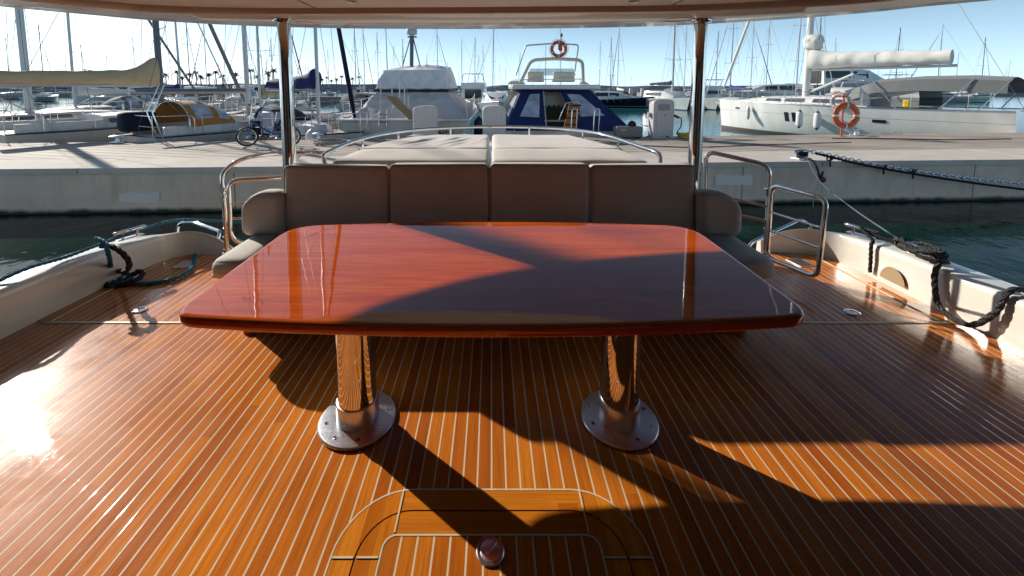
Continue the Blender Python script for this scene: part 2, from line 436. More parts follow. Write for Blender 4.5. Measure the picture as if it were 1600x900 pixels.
BLACK = paint('black_rubber', (.012, .012, .013), .6, .1, 20)
NAVY = fabric('navy_canvas', (.013, .030, .150), 300, .25)
NAVY_DK = fabric('dark_navy_canvas', (.008, .014, .040), 300, .25)
BEIGE = fabric('beige_sail_cover', (.62, .48, .29), 200)
ORANGE_CV = fabric('orange_sprayhood_canvas', (.62, .26, .055), 200)
GREY_CV = fabric('grey_bimini_canvas', (.20, .21, .21), 200)
TARP = fabric('white_tarpaulin', (.93, .91, .93), 60, .08)
TARP_GREY = fabric('dusty_tarpaulin', (.80, .75, .71), 60, .12)
SAIL = fabric('white_sail_cover', (.88, .86, .80), 120, .06)
VINYL = glass('clear_vinyl', (.42, .45, .50), .12); GLASS = glass('dark_window_glass'); GLASS_B = glass('tinted_window_glass', (.10, .09, .12), .06)
ALU = paint('mast_aluminium', (.52, .52, .52), .35, .12, 1.5, metal=.5)
ALU_DK = paint('mast_dark_anodised', (.12, .13, .16), .4, .15, 1.5, metal=.4)
MAST_W = paint('mast_white_paint', (.78, .77, .74), .3, .06, 2)
WIRE = paint('rigging_wire', (.10, .10, .11), .4, .1, 4, metal=.5)
WIRE_LT = paint('rigging_line_pale', (.5, .5, .5), .6, .1, 4)
ORANGE = paint('lifebuoy_orange', (.62, .115, .035), .5, .15, 8)
TAPE = paint('reflective_tape', (.75, .74, .72), .3, .05, 8)
PED = paint('pedestal_plastic', (.78, .72, .66), .45, .06, 3, dirt=.15)
PED_GREY = paint('pedestal_grey_plastic', (.58, .54, .53), .5, .06, 3, dirt=.2)
WOODLT = paint('bleached_gangway_wood', (.42, .29, .13), .6, .2, 30)
BLUE = paint('bike_blue_enamel', (.03, .10, .33), .25, .1, 6, coat=.4)
BLUE_F = paint('fender_navy_vinyl', (.015, .025, .10), .35, .1, 6)
WHITE_F = paint('fender_white_vinyl', (.76, .77, .78), .35, .06, 6)
YELLOW = paint('yellow_hose', (.75, .52, .04), .5, .1, 9)
ROPE_BLUE = rope_mat('rope_blue', (.015, .15, .24), (.10, .42, .52), 160)
ROPE_BLACK = rope_mat('rope_black_white_fleck', (.012, .012, .013), (.60, .60, .58), 210)
ROPE_BLK = rope_mat('rope_black', (.010, .010, .012), (.03, .03, .035), 150)
ROPE_GREY = rope_mat('rope_weathered', (.42, .39, .34), (.60, .56, .50), 90)
SKY, SUN = .06, 5.0
TINT, HAZE, HAZE_K, DUST, AUREOLE = (.86, .92, 1.0, 1), (10.5, 16.0, 21.0, 1), 6.8, .5, (8.5, 9.0, 9.5, 1)
# ================================================================== the yacht's aft deck
# ---- deck (the ground one stands on)
d = MB(); d.poly([(-3.25, -1.6, 0), (3.25, -1.6, 0), (3.25, 3.0, 0), (3.15, 3.72, 0), (2.1, 3.86, 0), (-2.1, 3.86, 0), (-3.05, 3.72, 0), (-3.2, 3.0, 0)])
tag(d.build('deck', TEAK), kind='structure')
h = MB()
h.grid([[(x * k, y if y < 0 else y * (1 if k == 1 else .97), z) for (x, y) in ((-3.3, -1.6), (-3.3, 2.6), (-3.05, 3.74), (-2.1, 3.9), (-1.7, 5.25), (1.7, 5.25), (2.1, 3.9), (3.15, 3.74), (3.35, 2.6), (3.35, -1.6))] for z, k in ((-.012, 1), (-.5, .98), (-1.3, .9))], cap0=False)
tag(h.build('hull_sides', WHITE, smooth=30), kind='structure')
# cabin front behind the viewer, with dark sliding doors
w = MB(); w.box((0, -1.72, 1.1), (6.5, .2, 2.3)); cw = tag(w.build('cabin_wall', paint('cabin_tan_trim', (.70, .57, .46), .4, .1)), kind='structure')
g = MB()
for x in (-.62, .62): g.box((x, -1.61, 1.08), (1.1, .012, 1.9))
g.build('door_glass', GLASS, cw)

# unseen glazed walls added either side of the viewer to block sky light
for sx, x in ((-1, -3.22), (1, 3.26)):
    w = MB(); w.box((x, .12, 1.10), (.14, 3.4, 1.95), bevel=.02); ww = tag(w.build('sky_blocker_wall', paint('sky_blocker_trim', (.45, .36, .30), .4, .1)), kind='structure')
    g = MB(); g.box((x - sx * .075, .12, 1.35), (.012, 2.6, .8)); g.build('sky_blocker_glass', GLASS, ww)

# ---- transverse seams and margin boards on the side decks
for sgn, x0, x1 in ((-1, -2.98, -1.70), (1, 1.80, 3.05)):
    m_ = MB(); m_.box(((x0 + x1) / 2, 2.605, .002), (abs(x1 - x0), .018, .006))
    tag(m_.build('deck_seam_marking', CAULK), kind='structure')
for xs in ((-2.93, -3.02, -2.90), (2.98, 3.02, 2.95)):
    m_ = MB(); s_ = 1 if xs[0] > 0 else -1
    m_.grid([[(xs[0] - s_ * .0, y, .004), (xs[0] + s_ * .16, y, .004)] for y in (2.62, 3.1, 3.6)])
    tag(m_.build('deck_margin_surface', TEAK_PLAIN_Y), kind='structure')
    m_ = MB(); m_.box((xs[0] - s_ * .004, 3.11, .003), (.008, .98, .007))
    tag(m_.build('deck_seam_marking', CAULK), kind='structure')

# ---- hatch in the deck
H = thing('deck_hatch', 'teak deck hatch with rounded corners and round chrome latch in front of the table', 'hatch', (0, .85, 0))
Y0, Y1 = .25, 1.468
def ring(out, inn, z):
    b = MB(); n = len(out)
    vo = [b.bm.verts.new((*p, z)) for p in out]; vi = [b.bm.verts.new((*p, z)) for p in inn]
    for i in range(n): b.bm.faces.new((vo[i], vo[(i + 1) % n], vi[(i + 1) % n], vi[i]))
    return b
O0 = rrect(-.535, Y0, .535, Y1, .235, 10); O1 = rrect(-.529, Y0 + .006, .529, Y1 - .006, .229, 10)
G0 = rrect(-.455, Y0 + .08, .455, Y1 - .080, .165, 10); G1 = rrect(-.4495, Y0 + .0855, .4495, Y1 - .0855, .16, 10)
I0 = rrect(-.372, Y0 + .163, .372, Y1 - .163, .045, 10); I1 = rrect(-.366, Y0 + .169, .366, Y1 - .169, .04, 10)
ring(O0, O1, .005).build('outer_seam', CAULK, H)
fr_ = ring(O1, G0, .004); 
fo = fr_.build('border_frame', [TEAK_PLAIN_X, TEAK_PLAIN_Y], H)
ring(G0, G1, .0015).build('gasket', BLACK, H)
lid_ = ring(G1, I0, .0045).build('lid_border', [TEAK_PLAIN_X, TEAK_PLAIN_Y], H)
for o in (fo, lid_):
    for p in o.data.polygons:
        if abs(p.center.x) > .34: p.material_index = 1
ring(I0, I1, .0052).build('inner_seam', CAULK, H)
b = MB(); b.poly([(*p, .004) for p in I1]); b.build('lid_panel', teak('hatch_planks', off=.028, tone=(1.0, 1.02, 1.0)), H)
for sx in (-1, 1):
    b = MB(); b.box((sx * .338, Y1 - .083, .0052), (.006, .152, .003)); b.build('joint_seam', CAULK, H)
    b = MB(); b.box((sx * .492, 1.232, .0052), (.070, .006, .003)); b.build('joint_seam', CAULK, H)
    b = MB(); b.box((sx * .41, 1.232, .0056), (.072, .006, .003)); b.build('joint_seam', CAULK, H)
lc = PZ(766, 864)
la = MB(); la.lathe([(.047, .002), (.047, .008), (.044, .011), (.036, .0105), (.035, .008), (.0345, .0075)], (lc.x, lc.y, 0), 36); lt = la.build('latch', STEEL_DULL, H, smooth=35)
la = MB(); la.lathe([(.033, .0062), (.033, .0105), (.031, .0115)], (lc.x, lc.y, 0), 32); la.build('latch_knob', STEEL_DULL, lt, smooth=35)
la = MB(); la.box((lc.x + .004, lc.y + .006, .0135), (.05, .009, .006), rz=.9, bevel=.002); la.build('lift_handle', STEEL_DULL, lt)

# ---- dining table
T = thing('dining_table', 'glossy red brown varnished dining table on two polished steel columns', 'table', (0, 1.85, 0))
def bowed(xf, yf, bf, xb, yb, bb, n=24):
    pts = []
    for i in range(n + 1):
        t = -1 + 2 * i / n; pts.append((xf * t, yf - bf * (1 - t * t)))
    for i in range(n + 1):
        t = 1 - 2 * i / n; pts.append((xb * t, yb + bb * (1 - t * t)))
    return pts
raw = bowed(1.128, 1.372, .066, 1.152, 2.318, .074)
# round the four corners
def round_poly(pts, corners):
    out = []; n = len(pts)
    for i, p in enumerate(pts):
        if i in corners:
            rad = corners[i]; P = Vector(p).to_2d() if False else Vector((p[0], p[1], 0))
            def walk(dirn):
                rem = rad; a = P; j = i
                while True:
                    q = Vector((*pts[(j + dirn) % n], 0)); L = (q - a).length
                    if L >= rem: return a + (q - a) * rem / L, (j + dirn) % n
                    rem -= L; a = q; j = (j + dirn) % n
            A, ja = walk(-1); B, jb = walk(1); out.append(('c', A, P, B, ja, jb, i))
        else: out.append(('p', Vector((p[0], p[1], 0)), i))
    res = []; drop = set()
    for e in out:
        if e[0] == 'c':
            i = e[6]; j = i
            while j != e[4]: drop.add(j); j = (j - 1) % n
            j = i
            while j != e[5]: drop.add(j); j = (j + 1) % n
    for e in out:
        if e[0] == 'p':
            if e[2] not in drop: res.append(e[1])
        else:
            A, P, B = e[1:4]
            for k in range(11):
                t = k / 10; res.append((1 - t) ** 2 * A + 2 * t * (1 - t) * P + t * t * B)
    return res
OUT = round_poly(raw, {0: .10, 24: .10, 25: .17, 49: .17})
def inset(poly, dd):
    n = len(poly); out = []
    for i in range(n):
        t = (poly[(i + 1) % n] - poly[i - 1]); t.normalize(); out.append(poly[i] + Vector((-t.y, t.x, 0)) * dd)
    return out
tt = MB(); rows = []
for dd, z in ((.30, .716), (.02, .716), (.006, .718), (.001, .724), (0, .735), (0, .746), (.0015, .752), (.005, .7563), (.010, .7588), (.018, .7600), (.022, .7600), (.034, .7600), (.06, .7600)):
    rows.append([Vector((p.x, p.y, z)) for p in inset(OUT, dd)])
tt.grid(rows, closed_v=True, cap0=True, cap1=True)
tt.build('table_top', TABLE, T, smooth=50)
for cx, cy in ((-.626, 1.80), (.597, 1.80)):
    cy += .01
    lg = MB(); lg.lathe([(.0875, .10), (.0875, .706)], (cx, cy, 0), 48, caps=False); leg = lg.build('leg', STEEL, T, smooth=40)
    c_ = MB(); c_.lathe([(.095, .010), (.095, .105), (.093, .110), (.0876, .112)], (cx, cy, 0), 48); c_.build('collar', STEEL_DULL, leg, smooth=40)
    bpz = MB(); bpz.lathe([(.176, .002), (.176, .010), (.172, .0145), (.165, .016), (.09, .018)], (cx, cy, 0), 56); bpz.build('base_plate', STEEL_DULL, leg, smooth=35)
    for k in range(8):
        a = R(45 * k + 18); s_ = MB(); s_.lathe([(.0085, .0155), (.0085, .0185), (.004, .0175)], (cx + .138 * math.cos(a), cy + .138 * math.sin(a), 0), 10); s_.build('screw', STEEL if k % 2 else ALU_DK, leg)
    tp = MB(); tp.box((cx, cy, .7105), (.34, .34, .010), bevel=.003); tp.build('top_bracket', STEEL_DULL, leg)

# ---- sofa: moulded base, loose cushions on it
S = thing('sofa_base', 'cream moulded sofa and sunpad base behind the table', 'sofa base', (0, 3.2, 0))
b = MB(); b.prism([(x, y) for x, y in rrect(-1.565, 2.50, 1.60, 3.35, .035)], .012, .345); b.build('seat_plinth', CREAM, S, smooth=30)
b = MB(); b.prism(rrect(-1.585, 2.478, 1.62, 3.30, .04), .004, .026); b.build('teak_trim', TEAK_PLAIN_X, S)
b = MB(); b.prism(rrect(-1.80, 2.52, 1.80, 3.28, .06), .347, .362); b.build('seat_panel', CREAM, S)
b = MB(); b.prism(rrect(-1.45, 3.12, 1.45, 3.33, .04), .364, .86); b.build('back_panel', CREAM, S, smooth=30)
b = MB(); b.prism([(-1.3, 3.34), (1.3, 3.34), (1.22, 3.9), (1.02, 4.62), (.6, 4.86), (-.6, 4.86), (-1.02, 4.62), (-1.22, 3.9)], .1, .905); b.build('sunpad_plinth', CREAM, S, smooth=30)

def cush(name, label, c, size, r, n, puff, group=None, M=None, disp=None, cat='cushion'):
    m_ = MB(); m_.cushion((0, 0, 0) if M else c, size, r, n, puff, M, disp)
    o = m_.build(name, CUSH_LIT if name == 'sunpad_cushion' else CUSH, smooth=60); return tag(o, label, cat, group)
# seat cushions
gS, gB, gA, gP = 'seat cushions of the taupe sofa', 'back cushions of the taupe sofa', 'armrest cushions of the taupe sofa', 'sunpad cushions behind the sofa'
def seat_disp(sgn):
    def f(p):
        k = max(0, p.x * sgn / .15 + .2); return Vector((0, .03 * k * k if p.y < 0 else 0, -.012 * k * k))
    return f
cush('seat_cushion', 'left end seat cushion of the taupe sofa, half in sunlight', (-1.635, 2.75, .418), (.27, .58, .125), .05, (6, 8, 4), .012, gS, disp=seat_disp(-1))
cush('seat_cushion', 'long seat cushion left of the sofa centre, behind the table', (-.76, 2.75, .418), (1.48, .58, .125), .05, (14, 8, 4), .012, gS)
cush('seat_cushion', 'long seat cushion right of the sofa centre, behind the table', (.745, 2.75, .418), (1.48, .58, .125), .05, (14, 8, 4), .012, gS)
cush('seat_cushion', 'right end seat cushion of the taupe sofa, beside the open gate', (1.645, 2.75, .418), (.31, .58, .125), .05, (6, 8, 4), .012, gS, disp=seat_disp(1))
# back cushions
xs = [PY(u, 262, 2.97).x for u in (441, 606.5, 764.5, 922.5, 1089.5)]
tops = [.975, .985, .987, .980]
lab = ['first taupe back cushion from the left, beside the left canopy post', 'second taupe back cushion from the left', 'third taupe back cushion from the left', 'fourth taupe back cushion, beside the right canopy post']
for i in range(4):
    x0, x1 = xs[i] + .006, xs[i + 1] - .006; hz = tops[i] - .478
    M = Matrix.Translation(((x0 + x1) / 2, 3.025, .478 + hz / 2)) @ Matrix.Rotation(R(-4), 4, 'X') @ Matrix.Rotation(R((.3, -.2, .25, -.3)[i]), 4, 'Y')
    sd = i * 3.1
    def dsp(p, sd=sd): return Vector((0, .010 * noise.noise((p.x * 4 + sd, p.z * 4, sd)), .0))
    bc_ = cush('back_cushion', lab[i], None, (x1 - x0, .13, hz), .032, (12, 4, 9), .006, gB, M, dsp)
    for yy in (-.052, .052):
        pp = [M @ Vector((x, yy + (.010 * noise.noise((x * 4 + sd, z * 4, sd)) if yy < 0 else 0), z)) for x, z in rrect(-(x1 - x0) / 2 - .0005, -hz / 2 - .0005, (x1 - x0) / 2 + .0005, hz / 2 + .0005, .035, 5)]
        b = MB(); b.tube(pp, .0045, 6, closed=True); b.build('piping', CUSH, bc_, smooth=60)
# arm cushions
for sgn, lb in ((-1, 'rounded taupe armrest cushion at the left end of the sofa'), (1, 'rounded taupe armrest cushion at the right end of the sofa')):
    x0, x1 = (1.512, 1.80) if sgn < 0 else (1.500, 1.80)
    def dsp(p, sgn=sgn):
        k = max(0, (p.x * sgn + .02) / .12); return Vector((0, -.018 * k * k, -(.045 * k * k) if p.z > 0 else 0.008 * k))
    M = Matrix.Translation((sgn * (x0 + x1) / 2, 2.985, .478 + .155)) @ Matrix.Rotation(R(-3), 4, 'X')
    cush('armrest_cushion', lb, None, (x1 - x0, .16, .325), .05, (8, 5, 8), .006, gA, M, dsp)
# sunpad
def wr(seed, amp, dens):
    def f(p):
        if p.z < 0: return Vector((0, 0, 0))
        return Vector((0, 0, amp * noise.noise((p.x * 3 + seed, p.y * 3, seed))))
    return f
def folds(p):
    if p.z < .02: return Vector((0, 0, 0))
    z = 0.0
    for k, (x0, sl, a) in enumerate(((-.42, .5, .016), (-.31, .42, .02), (-.17, .5, .017), (-.05, .38, .02), (.08, .45, .016), (.20, .4, .018), (.33, .35, .012), (-.50, .6, .012))):
        dd = (p.x - x0 - sl * (p.y + .4)) / .022
        z += .9 * a * math.exp(-dd * dd) * max(0, min(1, (.42 - abs(p.y + .05)) * 4)) * (.6 + .4 * math.sin(k * 2.1 + p.y * 6))
    return Vector((0, 0, z + .006 * noise.noise((p.x * 5, p.y * 5, 3))))
def taper(sgn, inner):
    def f(p):
        k = (p.y + .5) / 1.0; k = max(0, min(1, k))
        return Vector((-sgn * .28 * k * max(0, (p.x * sgn + .57) / 1.145), 0, 0)) + inner(p)
    return f
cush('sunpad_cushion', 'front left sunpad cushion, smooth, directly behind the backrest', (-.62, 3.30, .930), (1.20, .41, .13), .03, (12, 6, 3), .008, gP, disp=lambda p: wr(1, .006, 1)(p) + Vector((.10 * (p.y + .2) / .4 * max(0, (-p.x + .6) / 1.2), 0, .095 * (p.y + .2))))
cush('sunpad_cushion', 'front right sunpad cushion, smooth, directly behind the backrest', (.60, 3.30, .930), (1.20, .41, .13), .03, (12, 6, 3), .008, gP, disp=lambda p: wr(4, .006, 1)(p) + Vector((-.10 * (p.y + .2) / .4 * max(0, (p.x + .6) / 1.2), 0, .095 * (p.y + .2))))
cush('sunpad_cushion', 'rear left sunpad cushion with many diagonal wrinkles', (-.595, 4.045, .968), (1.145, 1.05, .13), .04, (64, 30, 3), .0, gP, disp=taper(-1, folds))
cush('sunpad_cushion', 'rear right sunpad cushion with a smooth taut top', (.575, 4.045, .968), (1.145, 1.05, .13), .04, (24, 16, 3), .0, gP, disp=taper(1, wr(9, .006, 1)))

# ---- steel rail round the sunpad
RL = thing('sunpad_rail', 'curved polished steel rail running round the sunpad', 'rail', (0, 4.4, .9))
pth = [(508, 257, 3.22), (506, 246, 3.24), (512, 238, 3.28), (560, 218.5, 3.75), (620, 206, 4.35), (690, 200, 4.72), (768, 198, 4.80), (850, 199.5, 4.72), (905, 204, 4.40), (950, 212.5, 4.0), (1000, 229, 3.5), (1024, 237, 3.3), (1031, 244, 3.25), (1032, 256, 3.22)]
P_ = smooth_path([PY(*q) for q in pth], 8)
b = MB(); b.tube(P_, .0175, 14); b.build('top_tube', STEEL, RL, smooth=60)
for u, v, y in ((566, 217, 3.82), (622, 206.0, 4.36), (704, 200, 4.75), (827, 199.5, 4.75), (911, 205, 4.35), (966, 217.5, 3.84)):
    p = PY(u, v, y); b = MB(); b.tube([p, (p.x, p.y, .86)], .012, 10); st = b.build('stanchion', STEEL, RL, smooth=60)
    b = MB(); b.lathe([(.028, .0), (.028, .006), (.014, .016)], (p.x, p.y, .905), 16); b.build('foot_flange', STEEL, st, smooth=40)

# ---- canopy posts
for X, lb in ((-1.583, 'polished steel canopy post at the left end of the backrest'), (1.594, 'polished steel canopy post at the right end of the backrest')):
    C_ = thing('canopy_post', lb, 'post', (X, 3.2, .0), group='steel posts holding up the canopy')
    b = MB(); b.tube([(X, 3.2, .02), (X, 3.2, 2.066)], .050, 32); b.build('tube', STEEL, C_, smooth=50)
    b = MB(); b.lathe([(.052, 2.040), (.075, 2.046), (.078, 2.054), (.078, 2.064)], (X, 3.2, 0), 32); b.build('top_flange', STEEL, C_, smooth=40)
    b = MB(); b.lathe([(.08, .004), (.08, .014), (.055, .022)], (X, 3.2, 0), 32); b.build('base_flange', STEEL, C_, smooth=40)

# ---- canopy overhead
CN = thing('hardtop_canopy', 'glossy cream hardtop canopy with curved aft edge overhead', 'canopy', (0, 1.0, 2.06))
lip = [(161, 25), (240, 32), (327, 37.5), (427, 41.8), (540, 44.4), (660, 45.4), (768, 45.4), (880, 44.2), (985, 42.2), (1080, 38.7), (1180, 33), (1270, 27), (1368, 18.5), (1437, 11)]
A_ = [PZ(u, v, 2.066) for u, v in lip]
A_ = smooth_path([Vector((-3.36, -1.6, 2.066)), Vector((-3.36, .3, 2.066)), Vector((-3.34, 1.6, 2.066)), Vector((-3.24, 2.5, 2.066))] + A_ + [Vector((3.08, 2.32, 2.066)), Vector((3.24, 1.5, 2.066)), Vector((3.28, .3, 2.066)), Vector((3.28, -1.6, 2.066))], 5)
nn = []
for i in range(len(A_)):
    t = A_[min(i + 1, len(A_) - 1)] - A_[max(i - 1, 0)]; t.z = 0; t.normalize(); nn.append(Vector((-t.y, t.x, 0)))
def wid(p): return .74 - .36 * min(1, (abs(p.x) / 2.9) ** 2)
def sec(o, z, rel=True): return [Vector((p.x + n.x * (o * wid(p) / .74 if o < 0 else o), p.y + n.y * (o * wid(p) / .74 if o < 0 else o), z)) for p, n in zip(A_, nn)]
b = MB(); b.grid([sec(-.735, 2.132), sec(-.725, 2.10), sec(-.718, 2.078), sec(-.700, 2.0675), sec(-.3, 2.066), sec(-.012, 2.065), sec(0, 2.068), sec(.02, 2.078), sec(.07, 2.13), sec(.10, 2.22), sec(.08, 2.33), sec(0, 2.38), sec(-.3, 2.40)])
b.build('soffit_lip', CREAM_CEIL, CN, smooth=40)
b = MB(); b.poly(sec(-.73, 2.134)); b.build('ceiling_liner', CEIL_MATT, CN)
b = MB(); b.poly(sec(-.25, 2.402)); b.build('roof_top', WHITE, CN)
inner = sec(-.765, 2.1)
xg = [-9, PZ(477, 6, 2.11).x, PZ(1056, 6, 2.11).x, 9]
for i in range(3):
    pts = [p for p in inner if xg[i] + .012 < p.x < xg[i + 1] - .012 and p.y > .2]
    if i == 0: pts = [Vector((-2.85, 0, 0))] + pts + [Vector((xg[1] - .012, pts[-1].y + .002, 0)), Vector((xg[1] - .012, 0, 0))]
    elif i == 2: pts = [Vector((xg[2] + .012, 0, 0)), Vector((xg[2] + .012, pts[0].y + .002, 0))] + pts + [Vector((2.8, 0, 0))]
    else: pts = [Vector((xg[1] + .012, 0, 0)), Vector((xg[1] + .012, pts[0].y - .004, 0))] + pts + [Vector((xg[2] - .012, pts[-1].y - .004, 0)), Vector((xg[2] - .012, 0, 0))]
    b = MB(); pr = [(p.x, p.y) for p in pts]
    b.prism(pr, 2.112, 2.133); b.build('ceiling_panel', CEIL_MATT, CN)
for u, v in ((550, 2.5), (990, 2.5)):
    p = PZ(u, v, 2.11); b = MB(); b.lathe([(.040, 2.1115), (.040, 2.106), (.030, 2.104), (.026, 2.107)], (p.x, p.y, 0), 24); b.build('downlight', STEEL, CN, smooth=40)
for u, v in ((480, 37), (1060, 31)):
    p = PZ(u, v, 2.064); b = MB(); b.torus(None, .105, .006, M=Matrix.Translation((p.x, p.y, 2.0655)) @ Matrix.Diagonal((1, .9, .8, 1))); b.build('soffit_ring', CREAM_CEIL, CN, smooth=60)

# ---- bulwarks
def bulwark(label, path, hs, sgn, th):
    o = thing('bulwark', label, 'bulwark', (*path[0], 0), group='cream bulwarks edging the aft deck')
    P = smooth_path([Vector((x, y, 0)) for x, y in path], 6); n = len(P)
    hh = smooth_path([Vector((h_, t_, 0)) for h_, t_ in zip(hs, th)], 6); rows = []
    for i in range(n):
        t = P[min(i + 1, n - 1)] - P[max(i - 1, 0)]; t.normalize(); nr = Vector((-t.y, t.x, 0)) * sgn; hgt = hh[i].x; tk = hh[i].y
        sect = [(-.002, -.01), (.004, hgt - .05), (.010, hgt - .02), (.022, hgt - .005), (.04, hgt), (.20, hgt + .004), (.235, hgt - .006), (.252, hgt - .03), (.262, hgt - .09), (.27, -.25), (.24, -.9)]
        rows.append([P[i] + nr * a * (tk if a > .02 else 1) + Vector((0, 0, z - (.22 * (1 - tk) * max(0, a - .03) if a < .26 else 0))) for a, z in sect])
    b = MB(); b.grid(rows); b.bm.faces.new([b.bm.verts[len(b.bm.verts) - 11 + k] for k in range(11)]) if False else None
    b.bm.verts.ensure_lookup_table(); vs = list(b.bm.verts)
    b.bm.faces.new(vs[-11:]); b.bm.faces.new(list(reversed(vs[:11])))
    b.build('coaming', CREAM, o, smooth=45); return o
BL = bulwark('cream bulwark at the left edge of the deck, blue rope lying on it', [(-3.06, -1.5), (-3.05, 1.5), (-3.02, 2.9), (-2.97, 3.45), (-2.92, 3.64), (-2.80, 3.72), (-2.62, 3.74), (-2.43, 3.74)], [.30, .30, .29, .25, .225, .225, .18, .06], 1, [1, 1, 1, .9, .5, .3, .25, .25])
BR = bulwark('cream bulwark at the right edge of the deck, black ropes on its cleats', [(3.14, -1.5), (3.13, 1.5), (3.12, 2.9), (3.10, 3.45), (3.06, 3.66), (2.94, 3.76), (2.76, 3.79), (2.55, 3.79)], [.30, .30, .29, .26, .24, .235, .20, .11], -1, [1, 1, 1, .9, .5, .3, .25, .25])
# half-round opening in the right bulwark
pc = PZ(1362, 430, 0); X = 3.105
b = MB(); yc = 3.08
b.poly([(X - .004, yc + .10 * math.cos(R(a)), .05 + .115 * math.sin(R(a))) for a in range(0, 181, 12)]); b.build('drain_opening', paint('tan_recess', (.42, .30, .17), .4, .1, 6), BR)

def cleat(label, p, ang, L=.20):
    o = thing('mooring_cleat', label, 'cleat', p, ang, 'steel cleats on the bulwarks')
    b = MB(); b.cushion((0, 0, .005), (L * .8, .055, .010), .004, (3, 2, 1)); b.build('base_plate', STEEL, o, local=True, smooth=40)
    for s in (-1, 1):
        b = MB(); b.tube([(s * L * .22, 0, .008), (s * L * .22, 0, .058)], .011, 12); b.build('post', STEEL, o, local=True, smooth=50)
    b = MB(); b.tube([(-L / 2, 0, .062), (-L / 2 + .01, 0, .064), (L / 2 - .01, 0, .064), (L / 2, 0, .062)], [.011, .0155, .0155, .011], 12); b.build('horn', STEEL, o, local=True, smooth=50)
    return o
cleat('steel cleat on the left bulwark with blue line turned on it', (-3.06, 3.40, .284), R(70), .24)
cleat('steel cleat on the right bulwark, the farther one with black line', (3.16, 3.44, .288), R(110), .24)
cleat('large steel cleat on the right bulwark under the coiled rope', (3.20, 2.98, .296), R(97), .30)

# ---- ropes on board
def rope(name, label, pts, r, mat, n=8, seg=10, cat='rope', group=None):
    b = MB(); P = smooth_path(pts, n)
    if mat in (ROPE_BLUE, ROPE_BLACK, ROPE_BLK, ROPE_GREY) and r >= .012:
        Q = [P[0]]; step = r * .9                   # resample evenly, then lay three twisted strands
        for a, c in zip(P[:-1], P[1:]):
            L = (c - a).length; k = max(1, int(L / step))
            Q += [a.lerp(c, (i + 1) / k) for i in range(k)]
        S = [[], [], []]; up = None; ph = 0.0
        for i, p in enumerate(Q):
            t = (Q[min(i + 1, len(Q) - 1)] - Q[max(i - 1, 0)])
            if t.length < 1e-9: t = Vector((1, 0, 0))
            t.normalize()
            if up is None: up = Vector((0, 0, 1)) if abs(t.z) < .9 else Vector((1, 0, 0))
            u = up - t * up.dot(t); u.normalize(); up = u; w = t.cross(u)
            if i: ph += (p - Q[i - 1]).length / (r * 5.5) * 2 * math.pi / 1.6
            for k in range(3): S[k].append(p + (u * math.cos(ph + k * 2.094) + w * math.sin(ph + k * 2.094)) * r * .5)
        for k in range(3): b.tube(S[k], r * .56, 6)
    else: b.tube(P, r, seg)
    return tag(b.build(name, mat, smooth=60), label, cat, group)
rope('mooring_line', 'teal blue mooring line running along the top of the left bulwark', [Vector((-3.75, 2.2, -.1)), Vector((-3.16, 2.55, .315)), Vector((-3.12, 2.95, .312)), Vector((-3.08, 3.30, .318)), Vector((-3.05, 3.50, .318)), Vector((-2.95, 3.80, .305)), Vector((-2.5, 4.0, .22)), Vector((-1.9, 4.1, .17)), Vector((-1.5, 4.3, .1))], .013, ROPE_BLUE)
rope('coiled_rope', 'teal and black rope lying in loose loops on the left deck', [PY(150, 372, 3.04), PY(164, 380, 3.0), PY(170, 400, 2.97), PZ(176, 425, .05), PZ(192, 440, .02), PZ(176, 447, .02), PZ(160, 440, .02), PZ(168, 428, .05), PZ(190, 426, .05), PZ(205, 433, .02), PZ(190, 443, .022), PZ(176, 440, .03), PZ(200, 441, .02), PZ(226, 443, .017), PZ(254, 440, .017), PZ(280, 433, .017), PZ(297, 422, .017), PZ(303, 410, .017), PZ(305, 398, .017)], .016, ROPE_BLUE)
rope('rope_loop', 'black rope loop hanging over the left bulwark beside the blue coil', [PY(158, 384, 3.02), PY(175, 385, 3.0), PY(192, 396, 2.98), PY(202, 411, 2.97), PY(198, 422, 2.96), PZ(182, 424, .03), PZ(168, 428, .025), PZ(160, 436, .02), PZ(170, 446, .02), PZ(196, 444, .02), PZ(214, 438, .03), PZ(223, 428, .05), PZ(217, 424, .06), PZ(206, 430, .03), PZ(194, 440, .02)], .020, ROPE_BLK)
rope('black_line', 'black line turned round the farther right cleat, its end hanging inboard', [Vector((3.24, 3.20, .31)), Vector((3.17, 3.36, .335)), Vector((3.14, 3.42, .365)), Vector((3.13, 3.36, .34)), Vector((3.118, 3.28, .308)), Vector((3.09, 3.26, .27)), Vector((3.085, 3.25, .15)), Vector((3.088, 3.25, .05))], .014, ROPE_BLK)
cp = []
for k in range(40):
    a = k * .62; cp.append(Vector((3.19 + .052 * math.cos(a) + .03 * math.sin(k * .9), 2.98 + .15 * math.sin(a), .335 + .022 * math.sin(k * 1.7) + .0009 * k)))
rope('coiled_rope', 'black white flecked rope heaped on the large right cleat', cp, .0155, ROPE_BLACK, 4)
rope('rope_loop', 'black flecked rope loop hanging down inside the right bulwark', [Vector((3.20, 2.80, .33)), Vector((3.12, 2.78, .33)), Vector((3.085, 2.77, .26)), Vector((3.075, 2.75, .15)), Vector((3.06, 2.70, .06)), Vector((3.05, 2.60, .03)), Vector((3.06, 2.50, .05)), Vector((3.09, 2.42, .18)), Vector((3.13, 2.40, .32)), Vector((3.25, 2.42, .32))], .018, ROPE_BLACK)

